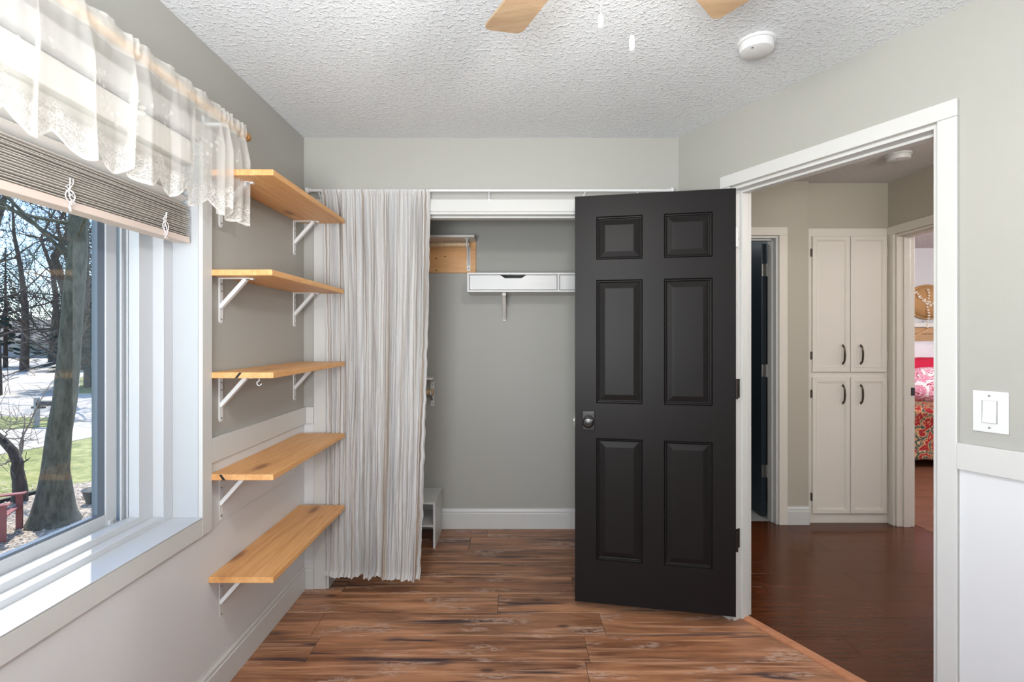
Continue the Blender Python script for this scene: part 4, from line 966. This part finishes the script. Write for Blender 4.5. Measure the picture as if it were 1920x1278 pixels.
def branchy(name, m, base, path, radii, seed, depth, label, nb=14, ln=1.6, cat='tree', group=None, up=.35, start=.3, nn=3, bm=None, twig=.003, lr_=.24):
    """a leafless tree: trunk tube with recursive branches"""
    rr = random.Random(seed); t = root(name, label, cat, base, group)
    tk = MB(); tk.tube(path, radii, 16); tk.build('trunk', M[m], t, smooth=True)
    br = MB()
    def grow(p, d, L, r, lev):
        n = 6 if lev < 2 else 4; pts = [p]; q = p.copy(); dd = d.copy()
        for i in range(n):
            dd = (dd+Vector((rr.uniform(-.32, .32), rr.uniform(-.32, .32), rr.uniform(-.22, .32)))*.9).normalized(); q = q+dd*L/n; pts.append(q.copy())
        br.tube(pts, [max(twig, r*(1-.75*i/n)) for i in range(n+1)], 6 if lev < 1 else 4 if lev < 2 else 3, caps=False)
        if lev < depth:
            for k in range(nn if lev else nn+1):
                i = rr.randint(1, n); dv = Vector((rr.uniform(-1, 1), rr.uniform(-1, 1), rr.uniform(-.5, .9))).normalized()
                grow(pts[i], (dd*.6+dv*.8).normalized(), L*rr.uniform(.5, .75), max(twig, r*(1-.75*i/n))*.6, lev+1)
    P_ = [Vector(p) for p in path]
    for k in range(nb):
        f = start+(1-start)*k/nb; i = min(len(P_)-2, int(f*(len(P_)-1))); fr = f*(len(P_)-1)-i; p = P_[i].lerp(P_[i+1], fr)
        a = rr.uniform(0, 2*math.pi); d = Vector((math.cos(a), math.sin(a), up+rr.uniform(-.2, .3))).normalized()
        grow(p, d, ln*rr.uniform(.6, 1.2)*(1.15-.5*f), radii[i]*lr_, 0)
    br.build('branches', M[bm or m], t, smooth=True, kind='stuff'); return t
DT = 4.87
def TP(x, y): return tuple(W(x, y, DT))
path = [(W(101, 1006, DT).x, DT, GZ), TP(101, 960), TP(103, 925), TP(104, 880), TP(111, 810), TP(122, 750), TP(130, 660), TP(138, 560), TP(145, 480), TP(147, 410), TP(152, 330), TP(160, 150), TP(170, -100), TP(190, -400)]
radii = [.23, .175, .14, .108, .098, .094, .088, .083, .079, .076, .072, .064, .05, .03]
branchy('yard_tree', 'bark', (path[0][0], DT, GZ), path, radii, 5, 3, 'thick leaning bare tree close outside the window', nb=15, ln=2.2, start=.6)
# flaring roots of the big tree
q = MB()
# dark limb left of the trunk
p0 = G(36, 944); hh = 940/ p0[1]
sp = lambda x, y: tuple(W(x, y, p0[1]))
branchy('small_tree', 'bark_dark', (p0[0], p0[1], GZ), [(p0[0], p0[1], GZ), sp(38, 920), sp(36, 900), sp(32, 880), sp(34, 865)], [.075, .065, .058, .055, .05], 3, 1, 'small crooked bare tree beside the red garden chair', nb=1, ln=.3, start=.9, nn=1)
t_ = [o for o in bpy.data.objects if o.name.startswith('small_tree')][0]
q = MB(); q.tube([sp(34, 868), sp(24, 845), sp(8, 828), sp(-10, 812), sp(-40, 780)], [.05, .045, .04, .036, .03], 10); q.build('limb', M['bark_dark'], t_, smooth=True)
q = MB(); rr = random.Random(12)
for (a, b, r0, c) in ((sp(34, 866), sp(102, 714), .014, sp(40, 800)), (sp(34, 866), sp(45, 775), .014, sp(45, 830)), (sp(8, 828), sp(30, 790), .010, sp(12, 800)), (sp(30, 860), sp(-10, 875), .012, sp(10, 868)), (sp(0, 822), sp(75, 830), .007, sp(40, 815)), (sp(22, 795), sp(180, 790), .006, sp(90, 785)), (sp(22, 795), sp(-20, 760), .006, sp(0, 780))):
    A, B_, C_ = Vector(a), Vector(b), Vector(c); pts = [(A*(1-t)**2+C_*2*t*(1-t)+B_*t*t)+Vector((0, rr.uniform(-.02, .02), rr.uniform(-.012, .012))) for t in [k/8 for k in range(9)]]
    q.tube(pts, [max(.002, r0*(1-.8*k/8)) for k in range(9)], 5)
    for k in range(16):
        i = rr.randint(2, 8); d = Vector((rr.uniform(-1, 1), rr.uniform(-.6, .6), rr.uniform(-.5, .8))).normalized(); L = rr.uniform(.1, .35)
        q.tube([pts[i], pts[i]+d*L*.5+Vector((0, 0, rr.uniform(-.03, .03))), pts[i]+d*L], [.0028, .002, .0012], 4)
q.build('branches', M['bark_pale'], t_, smooth=True, kind='stuff')
# trees further off
far = [(-11.5, 13, 6.5, .16, 11), (-16, 15.5, 8, .18, 12), (-19, 24, 9, .2, 13), (-14, 17.5, 8.5, .17, 14), (-27, 30, 10, .22, 15), (-22, 27.5, 9, .2, 16), (-33, 36, 11, .25, 17), (-18.5, 21, 8, .18, 18), (-29, 35, 11, .25, 22), (-25.5, 26.2, 9, .2, 23), (-34, 40, 11, .25, 24)]
lab = ['bare tree at the far edge of the road, ', 'bare tree standing across the road, ']
for i, (x, y, h, r_, sd_) in enumerate(far):
    rr = random.Random(sd_); pth = [(x+rr.uniform(-.2, .2)*k, y+rr.uniform(-.1, .1)*k, GZ+h*k/5) for k in range(6)]
    branchy('bare_tree', 'bark_dark', (x, y, GZ), pth, [r_*(1-.8*k/5) for k in range(6)], sd_, 3, 'leafless tree in the thicket of bare trees across the road', nb=12, ln=h*.33, start=.15, group='bare trees across the road', twig=.007, nn=3, lr_=.3)
def evergreen(x, y, h, r0, seed, label, tw=.12):
    t = root('evergreen_tree', label, 'tree', (x, y, GZ)); rr = random.Random(seed)
    MB().tube([(x, y, GZ), (x, y, GZ+h*.97)], [tw, .02], 8).build('trunk', M['bark_dark'], t)
    q = MB(); n = 1500
    for k in range(n):
        f = rr.random()**.8; zz = GZ+h*(.10+.9*f); rad = r0*(1-f)*rr.uniform(.35, 1); a = rr.uniform(0, 6.28); L = .28*(1.2-f)*h/6
        p = Vector((x+rad*math.cos(a), y+rad*math.sin(a), zz)); d = Vector((math.cos(a), math.sin(a), -.25)); s_ = Vector((-math.sin(a), math.cos(a), 0))*L*.4
        q.add([p-d*L, p-s_, p+d*L, p+s_], [(0, 1, 2, 3)])
    q.build('needles', M['needles'], t, kind='stuff')
evergreen(-29.5, 29.2, 7, 2.6, 2, 'dark evergreen tree beside the garage across the road')
evergreen(-14.9, 17.6, 6.0, 1.9, 3, 'bushy evergreen behind the thick leaning tree'); evergreen(-23.5, 27.5, 5, 2.4, 6, 'broad evergreen by the right end of the garage')
# garage across the road
hx0, hx1, hy = -46, -36.4, 42.5
ho = root('neighbour_house', 'low grey house with a pitched roof across the road', 'house', (-41, 44, GZ))
MB().box(hx0-8, hx1, hy, hy+9, GZ, 1.1).build('wall', M['siding'], ho)
MB().box(hx1-6.2, hx1-1.2, hy-.05, hy, GZ+.1, .75).build('garage_door', M['mailbox_grey'], ho)
q = MB(); q.loft([[(x, hy-.6, 1.0), (x, hy+4.5, 2.9), (x, hy+9.6, 1.0), (x, hy+9.6, .85), (x, hy-.6, .85)] for x in (hx0-8.6, hx1+.6)]); q.build('roof', M['shingle'], ho)
# far tree line and hedge
q = MB(); rr = random.Random(5)
for k in range(2400):
    x = rr.uniform(-95, -20); y = 62+rr.uniform(-3, 3)-.1*(x+40)*0; zz = GZ+rr.uniform(0, 1)**1.3*8; L = rr.uniform(.8, 2.4); a = rr.uniform(-.7, .7)
    q.tube([(x, y, zz), (x+L*math.sin(a)*.5, y, zz+L*.5), (x+L*math.sin(a)*1.2, y, zz+L)], [.05, .035, .02], 3, caps=False)
o = q.build('treeline', M['bark_dark']); tag(o, 'thin bare woods along the horizon behind the house', 'woods', kind='stuff')
# mailbox
mx, my = G(69, 800); 
mbx = root('mailbox', 'mailbox on a grey post by the driveway outside', 'mailbox', (mx, my, GZ)); kz_ = my/F
zt_ = H-(745-VY)*kz_
MB().box(mx-.035, mx+.035, my-.035, my+.035, GZ, zt_).build('post', M['mailbox_grey'], mbx, bevel=.005)
MB().box(mx-.09, mx+.16, my-.03, my+.03, zt_-.22, zt_-.18).build('brace', M['mailbox_dark'], mbx)
q = MB(); ring = [(-.07, 0), (.07, 0), (.07, .05), (.05, .085), (0, .10), (-.05, .085), (-.07, .05)]
q.loft([[(mx+.04+dxx, my+a, zt_-.16+b) for a, b in ring] for dxx in (0, .34)]); q.build('box', M['mailbox_dark'], mbx)
# red adirondack chair
cxr, cyr = G(32, 1004); ac = root('garden_chair', 'faded red slatted garden chair on the mulch outside the window', 'chair', (cxr, cyr, GZ), rz=0)
MC = Matrix.Translation((cxr-.02, cyr-.05, GZ+.01)) @ Matrix.Rotation(R(118), 4, 'Z') @ Matrix.Scale(.62, 4)
def cb(nm, *a): MB(MC).box(*a).build(nm, M['chair_red'], ac, bevel=.004)
for i in range(5): cb('seat_slat', -.26, .26, -.05+.095*i, .035+.095*i, .36-.02*i, .38-.02*i)
for i in range(5):
    x0 = -.24+.098*i; q = MB(MC); hgt = .62+.06*(2-abs(i-2)); q.loft([[(x0, .42, .30), (x0+.09, .42, .30), (x0+.09, .44, .30), (x0, .44, .30)], [(x0, .66, .30+hgt), (x0+.09, .66, .30+hgt), (x0+.09, .68, .30+hgt), (x0, .68, .30+hgt)]]); q.build('back_slat', M['chair_red'], ac)
for sx in (-.30, .30):
    cb('armrest', sx-.06, sx+.06, -.10, .56, .54, .56); cb('leg', sx-.02, sx+.02, -.06, .02, 0, .54); cb('leg', sx-.02, sx+.02, .46, .54, 0, .54)
# black pot
gx, gy = G(181, 945); o = MB().lathe([(.001, GZ+.03), (.09, GZ+.03), (.125, GZ+.16), (.135, GZ+.17), (.125, GZ+.175), (.10, GZ+.16), (.001, GZ+.15)], 20, (gx, gy, 0)).build('plant_pot', M['edging'], smooth=30)
tag(o, 'black plant pot on the mulch to the right of the thick tree', 'pot')
